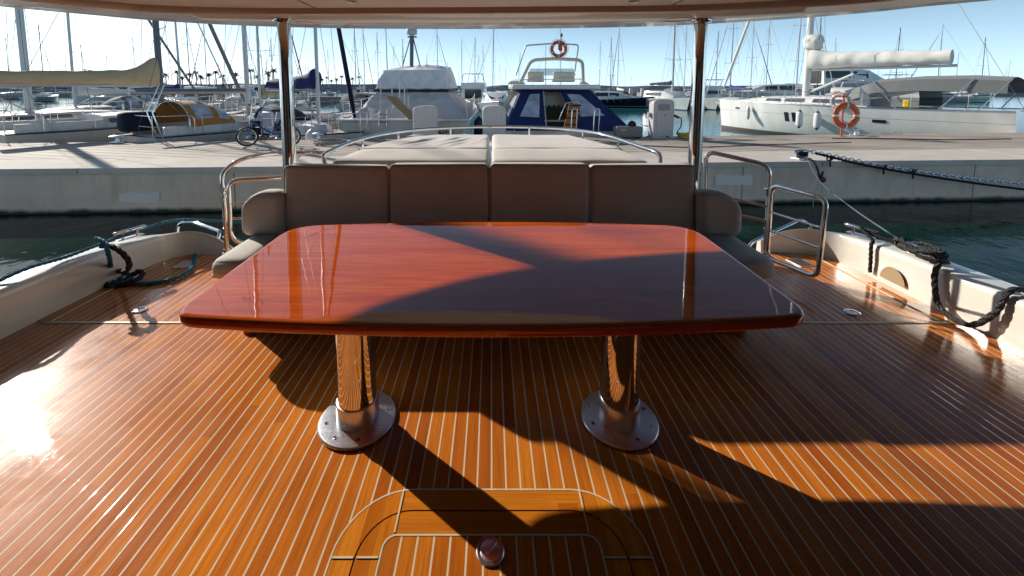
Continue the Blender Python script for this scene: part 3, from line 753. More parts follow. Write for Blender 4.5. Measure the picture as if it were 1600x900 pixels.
# ---- deck fittings
for u, v, lb in ((218, 485, 'oval steel deck fitting on the left side deck'), (1331, 489, 'oval steel deck fitting on the right side deck')):
    p = PZ(u, v); o = thing('deck_fitting', lb, 'deck fitting', p, group='oval filler caps in the deck')
    b = MB(); b.lathe([(.052, .001), (.052, .006), (.046, .009), (.036, .008), (.034, .004)], (0, 0, 0), 32, Matrix.Diagonal((1.0, .8, 1, 1)), caps=False); b.build('ring', STEEL, o, local=True, smooth=40)
    b = MB(); b.lathe([(.035, .003), (.03, .0045)], (0, 0, 0), 28, Matrix.Diagonal((1.0, .8, 1, 1))); b.build('filler_cap', STEEL_DULL, o, local=True, smooth=40)
for u, v, lb in ((291, 413, 'small square steel plate in the left side deck'), (1250, 411, 'small square steel plate in the right side deck')):
    p = PZ(u, v); o = thing('deck_plate', lb, 'deck plate', p, R(8), 'square plates in the deck')
    b = MB(); b.box((0, 0, .0045), (.14, .16, .006), bevel=.002); b.build('plate', STEEL_DULL, o, local=True)
    for sx in (-1, 1):
        for sy in (-1, 1): b = MB(); b.lathe([(.006, .007), (.006, .0085)], (sx * .056, sy * .066, 0), 8); b.build('screw', STEEL, o, local=True)

# ---- side rails and gates
def tubeset(o, name, pts, r=.0185, rad=.07, seg=14):
    b = MB(); b.tube(bend(pts, rad), r, seg); return b.build(name, STEEL, o, smooth=60)
g = thing('side_rail', 'tall curved steel rail at the left end of the sofa', 'rail', PY(355, 394, 3.5), group='steel rails beside the stern steps')
b = MB(); b.tube(smooth_path([PY(355, 396, 3.5), PY(352, 340, 3.5), PY(349, 300, 3.5), PY(347, 284, 3.5), PY(351, 268, 3.52), PY(374, 250.5, 3.6), PY(408, 242.5, 3.72), PY(440, 239.5, 3.85), PY(480, 238.5, 3.9), PY(510, 239, 3.95)], 6), .0195, 14); b.build('rail_tube', STEEL, g, smooth=60)
for v in (296, 306, 358, 371): 
    p = PY(350.5 if v < 320 else 353, v, 3.5); b = MB(); b.lathe([(.021, -.014), (.026, -.010), (.026, .010), (.021, .014)], p, 16); b.build('hinge_clamp', STEEL, g, smooth=40)
p = PY(355, 394, 3.5); b = MB(); b.lathe([(.04, -.02), (.04, .0), (.026, .008), (.026, .03)], p, 20); b.build('foot_flange', STEEL, g, smooth=40)
gt = thing('side_gate', 'closed steel tube gate beside the left armrest', 'gate', PY(360, 370, 3.46), group='steel tube gates beside the stern steps')
tubeset(gt, 'gate_frame', [PY(440, 277.5, 3.6), PY(357, 281.5, 3.46), PY(361, 376, 3.46), PY(440, 392, 3.6)], .0185, .09)
for v0, v1 in ((319, 315), (342, 339)): 
    b = MB(); b.tube([PY(360, v0, 3.46), PY(440, v1, 3.6)], .010, 10); b.build('cross_bar', STEEL, gt, smooth=60)
g = thing('side_rail', 'tall steel rail behind the right end of the sofa', 'rail', PY(1197, 398, 3.4), group='steel rails beside the stern steps')
tubeset(g, 'rail_tube', [PY(1101, 330, 3.62), PY(1103, 236, 3.62), PY(1203, 258.5, 3.4), PY(1196, 402, 3.4)], .0195, .09)
for v0, v1 in ((308, 322), (333, 345)):
    b = MB(); b.tube([PY(1103, v0 - 8, 3.62), PY(1196, v1, 3.4)], .011, 10); b.build('cross_bar', STEEL, g, smooth=60)
for v in (300, 362):
    p = PY(1198, v, 3.4); b = MB(); b.lathe([(.021, -.03), (.025, -.026), (.025, .026), (.021, .03)], p, 16); b.build('hinge_clamp', STEEL, g, smooth=40)
p = PY(1196, 400, 3.4); b = MB(); b.lathe([(.04, -.02), (.04, .0), (.026, .008), (.026, .03)], p, 20); b.build('foot_flange', STEEL, g, smooth=40)
gt = thing('side_gate', 'open steel tube gate swung out over the right side deck', 'gate', PY(1205, 390, 3.36), group='steel tube gates beside the stern steps')
A0, A1, A2, A3 = PY(1206, 288.5, 3.36), PY(1292, 311, 2.97), PY(1277, 434, 2.97), PY(1198, 402, 3.36)
b = MB(); L4 = [A0, A1, A2, A3]; mid = (A0 + A3) / 2
b.tube(bend([mid, A0, A1, A2, A3, mid - Vector((0, 0, .001))], .075), .0185, 14); b.build('gate_frame', STEEL, gt, smooth=60)
for t in (.37, .62):
    b = MB(); b.tube([A0.lerp(A3, t), A1.lerp(A2, t)], .010, 10); b.build('cross_bar', STEEL, gt, smooth=60)
for sd, pts, lb in ((0, [PY(277, 366, 4.3), PY(279, 349, 4.3), PY(300, 346, 4.28), PY(345, 362, 3.95), PY(338, 380, 3.9)], 'low bent steel handrail by the left stern steps'), (1, [PY(1170, 385, 3.95), PY(1176, 378, 3.95), PY(1252, 343, 4.3), PY(1266, 352, 4.3), PY(1266, 370, 4.3)], 'low bent steel handrail by the right stern steps')):
    g = thing('stair_handrail', lb, 'handrail', pts[0] if sd == 0 else pts[-1], group='low handrails by the stern steps')
    b = MB(); b.tube(bend(pts, .07), .0165, 12); b.build('rail_tube', STEEL, g, smooth=60)
    for q in (pts[0], pts[-1]):
        b = MB(); b.tube([q, (q.x, q.y, -.06)], .0165, 12); b.build('post', STEEL, g, smooth=60)
st = MB(); 
for sx, x0, x1 in ((-1, -2.95, -1.5), (1, 1.5, 3.0)):
    st.box(((x0 + x1) / 2, 4.07, -.44), (x1 - x0, .36, .5)); st.box(((x0 + x1) / 2, 4.56, -.66), (x1 - x0, .58, .5)); st.box(((x0 + x1) / 2, 5.0, -.86), (x1 - x0, .5, .4))
tag(st.build('stern_steps_ground', WHITE), kind='structure')
# ================================================================== water, quay, things on the quay
ZW = -.91
b = MB(); b.poly([(-1500, -60, ZW), (1500, -60, ZW), (1500, 3000, ZW), (-1500, 3000, ZW)])
tag(b.build('water', water_mat()), kind='structure')
NE = lambda x: 8.31 + .051 * x
FE = lambda x: 12.645 + .0836 * x
QW = concrete('quay_concrete', (.97, .75, .58), .5, weed=True)
QT = concrete('quay_border_stone', (.72, .65, .57), .3)
def PWall(u, v):
    r = _ray(u, v); t = 8.31 / (r.y - .051 * r.x); return Vector((r.x * t, r.y * t, CAM_H + r.z * t))
x0, x1 = -38, 42
b = MB(); b.prism([(x0, NE(x0)), (x1, NE(x1)), (x1, FE(x1)), (x0, FE(x0))], -1.6, -.006); q = tag(b.build('quay', QW), kind='structure')
wb = lambda x: 1.22 + .02 * x
b = MB(); nb = 16
for i in range(nb):
    a, c = x0 + (x1 - x0) * i / nb + .01, x0 + (x1 - x0) * (i + 1) / nb - .01
    vs = [(a, NE(a) - .05), (c, NE(c) - .05), (c, NE(c) + wb(c)), (a, NE(a) + wb(a))]
    b.prism(vs, -.11, .0)
tag(b.build('quay_kerb', QT), kind='structure')
b = MB(); b.prism([(x0, NE(x0) + wb(x0) + .012), (x1, NE(x1) + wb(x1) + .012), (x1, FE(x1) + .02), (x0, FE(x0) + .02)], -.09, -.002)
QP = planks_grey('weathered_quay_boards', R(14), .30)
o = tag(b.build('quay_boards_surface', QP), kind='structure')

# pale patches on the quay wall
pm = paint('pale_wall_patch', (.97, .85, .77), .7, .06, 30)
for (u0, v0, u1, v1, lb) in ((187, 301, 250, 316, 'pale rectangular patch on the quay wall at the left'), (1117, 273, 1175, 289, 'pale torn edged patch on the quay wall behind the right rail')):
    b = MB(); n = 14; top = []; bot = []
    for i in range(n + 1):
        u = u0 + (u1 - u0) * i / n
        top.append(PWall(u, v0 + random.uniform(-1, 1.6)) - Vector((0, .012, 0))); bot.append(PWall(u, v1 + random.uniform(-.5, .5)) - Vector((0, .012, 0)))
    b.grid([top, bot]); tag(b.build('wall_patch', pm), lb, 'patch', 'pale patches on the quay wall')

# service pedestals
def pedestal(label, u, v, wpx, ytop, arch=True, mat=PED):
    p = PZ(u, v, 0); w = wpx * p.y / FOC; h = CAM_H - (ytop - 137) * p.y / FOC - .0
    o = thing('service_pedestal', label, 'pedestal', p, R(2), 'service pedestals on the quay')
    out = [(-w / 2, 0), (-w / 2, h - w * .22)]
    for k in range(1, 12):
        a = math.pi - math.pi * k / 12; out.append((w / 2 * math.copysign(abs(math.cos(a)) ** .6, math.cos(a)), h - w * .22 + w * .22 * math.sin(a) ** .7))
    out += [(w / 2, h - w * .22), (w / 2, 0)]
    dd = w * .52; b = MB()
    ins = [(x * .965, z - .012 if z > .1 else z) for x, z in out]
    b.grid([[Vector((x, -dd / 2, z)) for x, z in ins], [Vector((x, -dd / 2 + .02, z)) for x, z in out], [Vector((x, dd / 2 - .02, z)) for x, z in out], [Vector((x, dd / 2, z)) for x, z in ins]], closed_v=True, cap0=True, cap1=True)
    b.build('housing', mat, o, local=True, smooth=35)
    return o, w, h, dd
pedestal('beige service pedestal with rounded top in front of the covered boat', 666, 214.5, 38, 165)
pedestal('beige service pedestal with rounded top left of the navy canvas boat', 772, 214, 36, 165)
o, w, h, dd = pedestal('grey service pedestal with recessed display and plugged power cable', 1032, 215.5, 33, 155, mat=PED_GREY)
b = MB(); b.box((0, -dd / 2 - .004, h * .80), (w * .55, .012, h * .16)); b.build('display_recess', paint('grey_recess', (.33, .30, .29), .5, .1), o, local=True)
b = MB(); b.box((.02, -dd / 2 - .006, h * .42), (w * .72, .014, h * .5), bevel=.006); b.build('service_door', PED_GREY, o, local=True)
b = MB(); b.lathe([(.018, 0), (.018, .012)], (0, 0, 0), 12, Matrix.Translation((.03, -dd / 2 - .012, h * .60)) @ Matrix.Rotation(R(90), 4, 'X')); b.build('lock', BLACK, o, local=True)
b = MB(); b.box((0, 0, h * .02), (w * 1.12, dd * 1.2, h * .04), bevel=.006); b.build('foot_plinth', PED_GREY, o, local=True)
b = MB(); b.box((-w / 2 - .05, 0, h * .60), (.10, .12, .14), bevel=.02); b.build('socket_box', PED_GREY, o, local=True)
b = MB(); b.tube([(w / 2, -.05, h * .60), (w / 2 + .09, -.06, h * .57), (w / 2 + .19, -.06, h * .53)], .04, 12); b.build('power_plug', paint('dark_plug', (.04, .05, .05), .5, .1), o, local=True)
pw = o.location
rope('power_cable', 'dark power cable hanging from the grey pedestal plug to the ground', [pw + Vector((w / 2 + .17, -.06, h * .53)), pw + Vector((w / 2 + .27, -.06, h * .50)), pw + Vector((w / 2 + .26, -.06, h * .3)), pw + Vector((w / 2 + .16, -.06, h * .16)), pw + Vector((w / 2 + .22, -.08, .05)), pw + Vector((w / 2 + .4, -.1, .02))], .016, ROPE_BLK, cat='cable')
yp = []
for k in range(46):
    a = k * .55; yp.append(pw + Vector((w / 2 + .52 + .30 * math.cos(a) * (1 + .2 * math.sin(k)), -.05 + .22 * math.sin(a), .03 + .0028 * k + .02 * math.sin(k * 2.3))))
rope('yellow_hose', 'yellow hose heaped in coils beside the grey pedestal', yp, .022, YELLOW, 4, cat='hose')

# grey box with a wheel on top
p = PZ(981, 215.5, 0)
o = thing('quay_box', 'low grey storage box with small dark wheel on top at the quay edge', 'box', p)
b = MB(); b.cushion((0, 0, .20), (.80, .34, .32), .02, (4, 3, 3)); b.build('box_body', paint('grey_plastic_box', (.23, .21, .20), .55, .1, 5), o, local=True, smooth=40)
b = MB(); b.box((-.2, -.176, .27), (.16, .006, .045)); b.build('maker_plate', paint('pale_plate', (.5, .48, .46), .5, .1), o, local=True)
b = MB(); b.torus(None, .10, .035, M=Matrix.Translation((.12, .02, .40)) @ Matrix.Rotation(R(90), 4, 'X')); b.lathe([(.09, -.02), (.09, .02)], (0, 0, 0), 20, Matrix.Translation((.12, .02, .40)) @ Matrix.Rotation(R(90), 4, 'X')); b.build('wheel', BLACK, o, local=True, smooth=50)
for s in (-1, 1): b = MB(); b.box((s * .3, 0, .02), (.08, .3, .04)); b.build('foot', BLACK, o, local=True)
# small dark stand near the rail end
p = PZ(1007, 236, 0)

# bollards with lines
def bollard(label, p, cat='bollard', rz=0, sc=1.0):
    o = thing('mooring_bollard', label, cat, p, rz, 'bollards on the quay')
    b = MB(); b.cushion((0, 0, .02), (.34 * sc, .22 * sc, .04), .012, (3, 3, 1)); b.build('base_plate', STEEL_DULL, o, local=True, smooth=40)
    b = MB(); b.lathe([(.07 * sc, .03), (.055 * sc, .10 * sc), (.06 * sc, .15 * sc)], (0, 0, 0), 16); b.build('neck', STEEL_DULL, o, local=True, smooth=50)
    b = MB(); b.tube([(-.20 * sc, 0, .16 * sc), (-.1 * sc, 0, .175 * sc), (.1 * sc, 0, .175 * sc), (.20 * sc, 0, .16 * sc)], [.03 * sc, .045 * sc, .045 * sc, .03 * sc], 12); b.build('horn', STEEL_DULL, o, local=True, smooth=50)
    return o
BP = PZ(1252, 249, 0)
bollard('steel bollard at the quay edge wrapped with black chain', BP, rz=.2, sc=1.0)
bollard('pale bollard at the foot of the orange life ring pole', PZ(1338, 211.5, 0), rz=.5, sc=1.1)
bollard('bollard on the quay at the left beside the sprayhood boat', PZ(192, 222.5, 0) + Vector((0, -.15, 0)), rz=.3, sc=1.0)
bollard('bollard on the quay beside the rear bicycle wheel', PZ(498, 218.5, 0), rz=-.3, sc=1.0)
rope('rope_turns', 'dark rope wrapped in turns round the chained bollard', [BP + Vector((.09 * math.cos(k * .7), .08 * math.sin(k * .7) - .02, .05 + .004 * k)) for k in range(34)], .022, ROPE_BLK, 3)
rope('rope_end', 'dark rope end hanging over the quay edge below the chained bollard', [BP + Vector((-.05, -.1, .08)), BP + Vector((-.1, -.46, .03)), BP + Vector((-.08, -.56, -.12)), BP + Vector((.0, -.55, -.30)), BP + Vector((.08, -.5, -.16))], .022, ROPE_BLK)
b = MB(); b.sphere(BP + Vector((.03, -.56, -.32)), .075, (1, .8, .8)); tag(b.build('small_buoy', paint('dark_red_float', (.16, .03, .02), .5, .1), smooth=60), 'small dark red float hanging on the quay wall', 'buoy')
for dx, ln in ((-.12, -1.1), (.06, -.95)):
    rope('hanging_cord', 'thin cord dangling from the float down the quay wall', [BP + Vector((dx * .3, -.56, -.34)), BP + Vector((dx, -.57, -.7)), BP + Vector((dx * 1.1, -.58, ln))], .006, WIRE_LT, 4, 6, group='cords below the red float')
# chain of real links along the quay edge to the right
E0 = PWall(1262, 243) + Vector((0, -.06, .1)); E1 = PWall(1600, 283) + Vector((0, -.5, .0))
n = 64; b = MB()
for i in range(n):
    t = i / n; p = E0.lerp(E1, t) - Vector((0, 0, .10 * math.sin(math.pi * min(1, t))))
    dirn = (E1 - E0).normalized(); ax = dirn.to_track_quat('X', 'Z').to_matrix().to_4x4()
    M = Matrix.Translation(p) @ ax @ Matrix.Rotation(R(90 * (i % 2)), 4, 'X') @ Matrix.Diagonal((1.5, 1, 1, 1))
    b.torus(None, .034, .011, M=M, seg=10, ring=6)
tag(b.build('mooring_chain', STEEL_DULL, smooth=60), 'steel chain of large links stretched from the bollard towards the right', 'chain')
rope('mooring_line', 'thick black mooring line running under the chain to the right', [E0 + Vector((.1, -.02, -.04)), E0.lerp(E1, .25) + Vector((0, -.03, -.13)), E0.lerp(E1, .6) + Vector((0, -.03, -.17)), E1 + Vector((0, -.03, -.14))], .026, ROPE_BLK)
for t in (.08, .3, .42):
    pp = E0.lerp(E1, t) - Vector((0, .02, .1)); rope('lashing', 'black lashing tied round the mooring chain', [pp + Vector((.05 * math.cos(k), .05 * math.sin(k), .03 * math.sin(k * 1.3))) for k in range(8)] + [pp + Vector((0, -.02, -.16))], .016, ROPE_BLK, 4, 6, group='lashings on the mooring chain')
rope('mooring_line', 'pale grey mooring line falling from the bollard to the right cleat', [BP + Vector((.02, -.1, .1)), BP.lerp(Vector((3.24, 3.12, .33)), .35) + Vector((0, 0, -.10)), BP.lerp(Vector((3.24, 3.12, .33)), .7) + Vector((0, 0, -.09)), Vector((3.24, 3.12, .33))], .008, paint('blue_grey_line', (.10, .13, .17), .7, .2, 60))
# coil of old rope behind the post
cc = PZ(517, 226, 0); cp = []
for k in range(60):
    a = k * .5; cp.append(cc + Vector(((.34 + .012 * (k % 11)) * math.cos(a), (.26 + .01 * (k % 7)) * math.sin(a), .025 + .0016 * k + .01 * math.sin(k * 1.9))))
rope('coiled_rope', 'flat coil of weathered pale rope lying on the quay boards', cp, .022, ROPE_GREY, 3, 7)
# hose along the planks at the right of the sunpad
rope('quay_cable', 'thin dark cable lying across the quay boards right of the sunpad', [PZ(930, 219, .015), PZ(985, 226, .015), PZ(1040, 229, .015), PZ(1090, 230, .015), PZ(1200, 226, .015), PZ(1330, 222, .015)], .012, ROPE_BLK, cat='cable')
rope('quay_cable', 'thin cable lying on the quay along the far edge at the right', [PZ(1300, 216, .015), PZ(1380, 216.5, .015), PZ(1470, 218, .015), PZ(1580, 217, .015)], .014, ROPE_BLK, cat='cable')

# life ring on an orange pole
def life_ring(name, label, c, Ro, ri, M, matr, bands=4, cat='life ring', group=None, off=45, parent=None):
    o = thing(name, label, cat, c, 0, group)
    MM = Matrix.Translation(c) @ M
    b = MB(); b.torus(None, Ro - ri, ri, M=MM @ Matrix.Diagonal((1, 1, .8, 1)), seg=40, ring=12); b.build('ring', matr, o, smooth=60)
    for k in range(bands):
        a = R(off + 360 / bands * k); b = MB(); rows = []
        for i in range(4):
            aa = a + (i - 1.5) * .06
            rows.append([MM @ Vector(((Ro - ri + (ri + .006) * math.cos(t)) * math.cos(aa), (Ro - ri + (ri + .006) * math.cos(t)) * math.sin(aa), .8 * (ri + .006) * math.sin(t))) for t in [j * math.pi / 6 for j in range(12)]])
        b.grid(rows, closed_v=True); b.build('tape_band', TAPE, o, smooth=60)
    pts = []
    for k in range(bands * 6):
        a = R(off) + k * 2 * math.pi / (bands * 6); rr = Ro + (.0 if k % 6 == 0 else .035); pts.append(MM @ Vector((rr * math.cos(a), rr * math.sin(a), 0)))
    b = MB(); b.tube(pts, .008, 6, closed=True); b.build('grab_line', ROPE_GREY, o, smooth=60)
    return o
pp = PZ(1314, 212.5, 0); zc = CAM_H - (180 - 137) * pp.y / FOC
o = thing('life_ring_pole', 'thin orange pole standing on the quay holding the orange life ring', 'pole', pp)
b = MB(); b.tube([(pp.x, pp.y, .0), (pp.x, pp.y, zc + .72)], .026, 10); b.build('pole', ORANGE, o, smooth=60)
b = MB(); b.box((pp.x, pp.y, .006), (.2, .2, .012)); b.build('base_plate', ORANGE, o)
b = MB(); b.box((pp.x, pp.y - .005, zc + .60), (.16, .03, .05)); b.build('hook', ORANGE, o)
RX = Matrix.Rotation(R(90), 4, 'X')
life_ring('life_ring', 'large orange life ring with pale bands hanging on the orange quay pole', Vector((pp.x, pp.y - .13, zc)), .42, .085, RX, ORANGE, 4, group='life rings', off=0)

# folding bicycle leaning behind the post
def bike():
    f = PZ(387, 229, 0); r_ = PZ(455, 228, 0); f.y -= .0
    ax = (r_ - f); L = ax.length; ang = math.atan2(ax.y, ax.x)
    o = thing('folding_bicycle', 'blue folding bicycle with small wheels parked on the quay', 'bicycle', f, ang)
    wr = .26
    def wheel(x, name, turn):
        w = thing(name, None, None, (x, 0, wr)); w.parent = o; w.rotation_euler = (R(-4), 0, turn); WM[w] = WM[o] @ Matrix.Translation((x, 0, wr)) @ Matrix.Rotation(turn, 4, 'Z')
        b = MB(); b.torus(None, wr - .022, .022, M=RX, seg=32, ring=8); b.build('tyre', BLACK, w, local=True, smooth=60)
        b = MB(); b.torus(None, wr - .050, .013, M=RX, seg=32, ring=8); b.build('rim', STEEL, w, local=True, smooth=60)
        b = MB()
        for k in range(14): a = k * 2 * math.pi / 14; b.tube([(0, .0, 0), ((wr - .05) * math.cos(a), 0, (wr - .05) * math.sin(a))], .003, 4, caps=False)
        b.build('spokes', STEEL, w, local=True)
        b = MB(); b.lathe([(.028, -.05), (.028, .05)], (0, 0, 0), 12, RX); b.build('hub', STEEL_DULL, w, local=True)
        b = MB(); rows = []
        for i in range(11):
            a = R(20 + 12 * i); rows.append([((wr + .03) * math.cos(a), y, (wr + .03) * math.sin(a)) for y in (-.03, .03)])
        b.grid(rows); b.build('mudguard', BLUE, w, local=True)
    wheel(0, 'front_wheel', R(24)); wheel(L, 'rear_wheel', 0)
    def tb(name, pts, r, mat): b = MB(); b.tube(pts, r, 10); return b.build(name, mat, o, local=True, smooth=60)
    tb('fork', [(0, -.045, wr), (.04, -.04, wr + .24), (.07, 0, wr + .34)], .014, BLUE); tb('fork', [(0, .045, wr), (.04, .04, wr + .24), (.07, 0, wr + .34)], .014, BLUE)
    tb('stem', [(.06, 0, wr + .28), (.10, 0, wr + .47), (.17, 0, wr + .83)], .017, STEEL)
    fr = tb('frame', [(.09, 0, wr + .42), (.40, 0, wr + .22), (.60, 0, wr + .10), (L * .62, 0, wr + .12)], .028, BLUE)
    tb('chain_stay', [(L * .60, .05, wr + .08), (L, .06, wr)], .012, BLUE); tb('chain_stay', [(L * .60, -.05, wr + .08), (L, -.06, wr)], .012, BLUE)
    tb('seat_tube', [(L * .58, 0, wr + .06), (L * .66, 0, wr + .40)], .02, BLUE); tb('seat_post', [(L * .66, 0, wr + .40), (L * .71, 0, wr + .66)], .014, STEEL)
    tb('seat_stay', [(L * .65, .03, wr + .33), (L, .06, wr)], .009, BLUE); tb('seat_stay', [(L * .65, -.03, wr + .33), (L, -.06, wr)], .009, BLUE)
    b = MB(); b.cushion((L * .71, 0, wr + .69), (.27, .15, .07), .03, (4, 3, 2)); b.build('saddle', BLACK, o, local=True, smooth=60)
    hb = tb('handlebar', [(.20, -.27, wr + .85), (.17, -.1, wr + .84), (.17, .1, wr + .84), (.20, .27, wr + .85)], .012, STEEL)
    for s in (-1, 1): b = MB(); b.tube([(.19, s * .17, wr + .85), (.20, s * .28, wr + .85)], .018, 10); b.build('grip', BLACK, hb, local=True, smooth=60)
    b = MB(); b.torus(None, .085, .008, M=Matrix.Translation((L * .6, .06, wr + .02)) @ RX, seg=24, ring=6); b.build('chainring', STEEL_DULL, o, local=True, smooth=60)
    for s in (-1, 1):
        c = tb('crank', [(L * .6, s * .07, wr + .02), (L * .6 + s * .13, s * .08, wr - .08)], .010, STEEL_DULL)
        b = MB(); b.box((L * .6 + s * .13, s * .13, wr - .08), (.09, .08, .02), bevel=.004); b.build('pedal', BLACK, c, local=True)
    tb('rack', [(L * .75, 0, wr + .32), (L + .2, 0, wr + .33)], .012, BLACK)
    tb('light_bracket', [(.06, 0, wr + .36), (-.02, 0, wr + .38)], .025, ORANGE)
    return o
bike()
# ================================================================== boats
def sh_fn(L, B, fs, fb, transom, rake):
    def f(s, t=1.0):
        w = B / 2 * (transom + (1 - transom) * math.sin(min(1, s / .45) * math.pi / 2)) if s < .45 else B / 2 * max(0.004, 1 - ((s - .45) / .55) ** 2.3)
        z = fs + (fb - fs) * s ** 1.7 - .05 * math.sin(math.pi * s)
        return s * L + rake * t * max(0, (s - .7) / .3) ** 1.5, w, z
    return f
def hull(root, L, B, fs, fb, mat, deckmat, rake=.5, transom=.75, flare=.78, draft=.35, n=22, rail=True, name='hull'):
    f = sh_fn(L, B, fs, fb, transom, rake); m = 8; rows = []
    for i in range(n + 1):
        s = i / n; row = []
        x, w, z = f(s)
        for sg in (1, -1):
            rng = range(m + 1) if sg == 1 else range(m - 1, -1, -1)
            for j in rng:
                t = 1 - j / m if sg == 1 else 1 - j / m
                zz = -draft + (z + draft) * t; ww = w * (0 if t == 0 else (flare * t ** .28 + (1 - flare) * t ** 1.2)); xx = f(s, t)[0]
                row.append((xx, sg * ww, zz))
        rows.append(row)
    b = MB(); b.grid(rows, cap0=True); h = b.build(name, mat, root, local=True, smooth=50)
    b = MB(); rows = []
    for i in range(n + 1):
        x, w, z = f(i / n); w *= .985; rows.append([(x, w * k, z - .015 + .05 * (1 - k * k)) for k in (-1, -.6, 0, .6, 1)])
    b.grid(rows); dk = b.build('deck', deckmat, root, local=True, smooth=50)
    if rail:
        for sg in (-1, 1):
            b = MB(); b.tube([(f(i / n)[0], sg * f(i / n)[1], f(i / n)[2] + .012) for i in range(n + 1)], .022, 6); b.build('toe_rail', rail if not isinstance(rail, bool) else STEEL_DULL, root, local=True, smooth=60)
    return f
def cabin_loft(root, name, secs, mat, win=None, winmat=None, smooth=35):
    """secs: (x, half width bottom, half width top, z bottom, z top); windows along the sides between fractions"""
    b = MB(); rows = []
    for x, wb_, wt, z0, z1 in secs:
        rows.append([(x, wb_, z0), (x, wt + (wb_ - wt) * .35, z0 + (z1 - z0) * .7), (x, wt, z1 - .03), (x, wt * .8, z1), (x, 0, z1 + .03), (x, -wt * .8, z1), (x, -wt, z1 - .03), (x, -(wt + (wb_ - wt) * .35), z0 + (z1 - z0) * .7), (x, -wb_, z0)])
    b.grid(rows, cap0=True, cap1=True); c = b.build(name, mat, root, local=True, smooth=smooth)
    for (i, f0, f1, t0, t1) in (win or []):
        a, d = secs[i], secs[i + 1]
        for sg in (-1, 1):
            def P(fx, t):
                q = [a[k] + (d[k] - a[k]) * fx for k in range(5)]
                wv = q[2] + (q[1] - q[2]) * (1 - t * .93) if t < .7 else q[2] + (q[1] - q[2]) * .35 * (1 - (t - .7) / .3)
                wv = q[1] + (q[2] + (q[1] - q[2]) * .35 - q[1]) * min(1, t / .7) if t <= .7 else wv
                return Vector((q[0], sg * (wv + .012), q[3] + (q[4] - q[3]) * t))
            b = MB(); b.grid([[P(f0 + .03, t0), P(f0, (t0 + t1) / 2), P(f0 + .02, t1)], [P(f1, t0), P(f1, (t0 + t1) / 2), P(f1 - .02, t1)]])
            b.build('window', winmat or GLASS, c, local=True)
    return c
def tb(root, name, pts, r, mat, seg=8, r1=None, path=False):
    b = MB(); b.tube(smooth_path(pts, 5) if path else pts, r, seg, r1=r1); return b.build(name, mat, root, local=True, smooth=60)
def rig(root, mx, z0, zt, L, fb, fs, B, mast_r, mat, spreaders=2, furl=None, furl_r=.05, stays=True, mast_name='mast', wire=WIRE, wr=.006):
    m = tb(root, mast_name, [(mx, 0, z0), (mx - .02, 0, zt * .5), (mx - .10, 0, zt)], mast_r, mat, 12, r1=mast_r * .8)
    for k in range(spreaders):
        zz = z0 + (zt - z0) * (k + 1) / (spreaders + 1); w = B * (.30 - .05 * k)
        tb(m, 'spreader', [(mx - .12, w, zz + .06), (mx - .03, 0, zz), (mx - .12, -w, zz + .06)], max(.016, wr * 2), mat, 6)
    if stays:
        tb(root, 'backstay', [(.05, 0, fs), (mx - .10, 0, zt)], wr, wire, 5)
        fstay = [(L + .2, 0, fb + .1), (mx - .05, 0, zt * .93)]
        if furl: 
            a, c = Vector(fstay[0]), Vector(fstay[1]); tb(root, 'furled_genoa', [a.lerp(c, .04), a.lerp(c, .1), a.lerp(c, .5), a.lerp(c, .93)], [furl_r * .6, furl_r, furl_r * .9, furl_r * .4], furl, 8)
        tb(root, 'forestay', fstay, wr, wire, 5)
        for sg in (-1, 1):
            tb(root, 'shroud', [(mx - .15, sg * B * .44, fs), (mx - .12, sg * B * .27, z0 + (zt - z0) / (spreaders + 1)), (mx - .08, 0, zt * .92)], wr, wire, 5)
            tb(root, 'shroud', [(mx - .35, sg * B * .44, fs), (mx - .03, 0, z0 + (zt - z0) / (spreaders + 1))], wr, wire, 5)
    return m
def sail_on_boom(root, mx, z, ln, r0, r1, mat, boom_mat, gap=.0, seed=1, rise=0.0, hump=.25):
    tb(root, 'boom', [(mx - .1, 0, z), (mx - ln, 0, z + rise)], .06, boom_mat, 10)
    b = MB(); rows = []; n = 34
    for i in range(n + 1):
        t = i / n; x = mx - .12 - (ln - .3) * t; rr = r0 + (r1 - r0) * t
        hgt = rr * 1.5 * (1 + hump * math.exp(-(t / .12) ** 2)); row = []
        for k in range(14):
            a = k * 2 * math.pi / 14; nz = noise.noise((x * 2.2 + seed, math.cos(a) * 1.3, math.sin(a) * 1.3)) * .22 + .015 * math.sin(x * 9 + seed)
            row.append((x, rr * math.cos(a) * (1 + nz), z + rise * t + .04 + gap + hgt * .62 + hgt * .72 * math.sin(a) * (1 + nz * .8)))
        rows.append(row)
    b.grid(rows, closed_v=True, cap0=True, cap1=True); return b.build('sail_cover', mat, root, local=True, smooth=70)
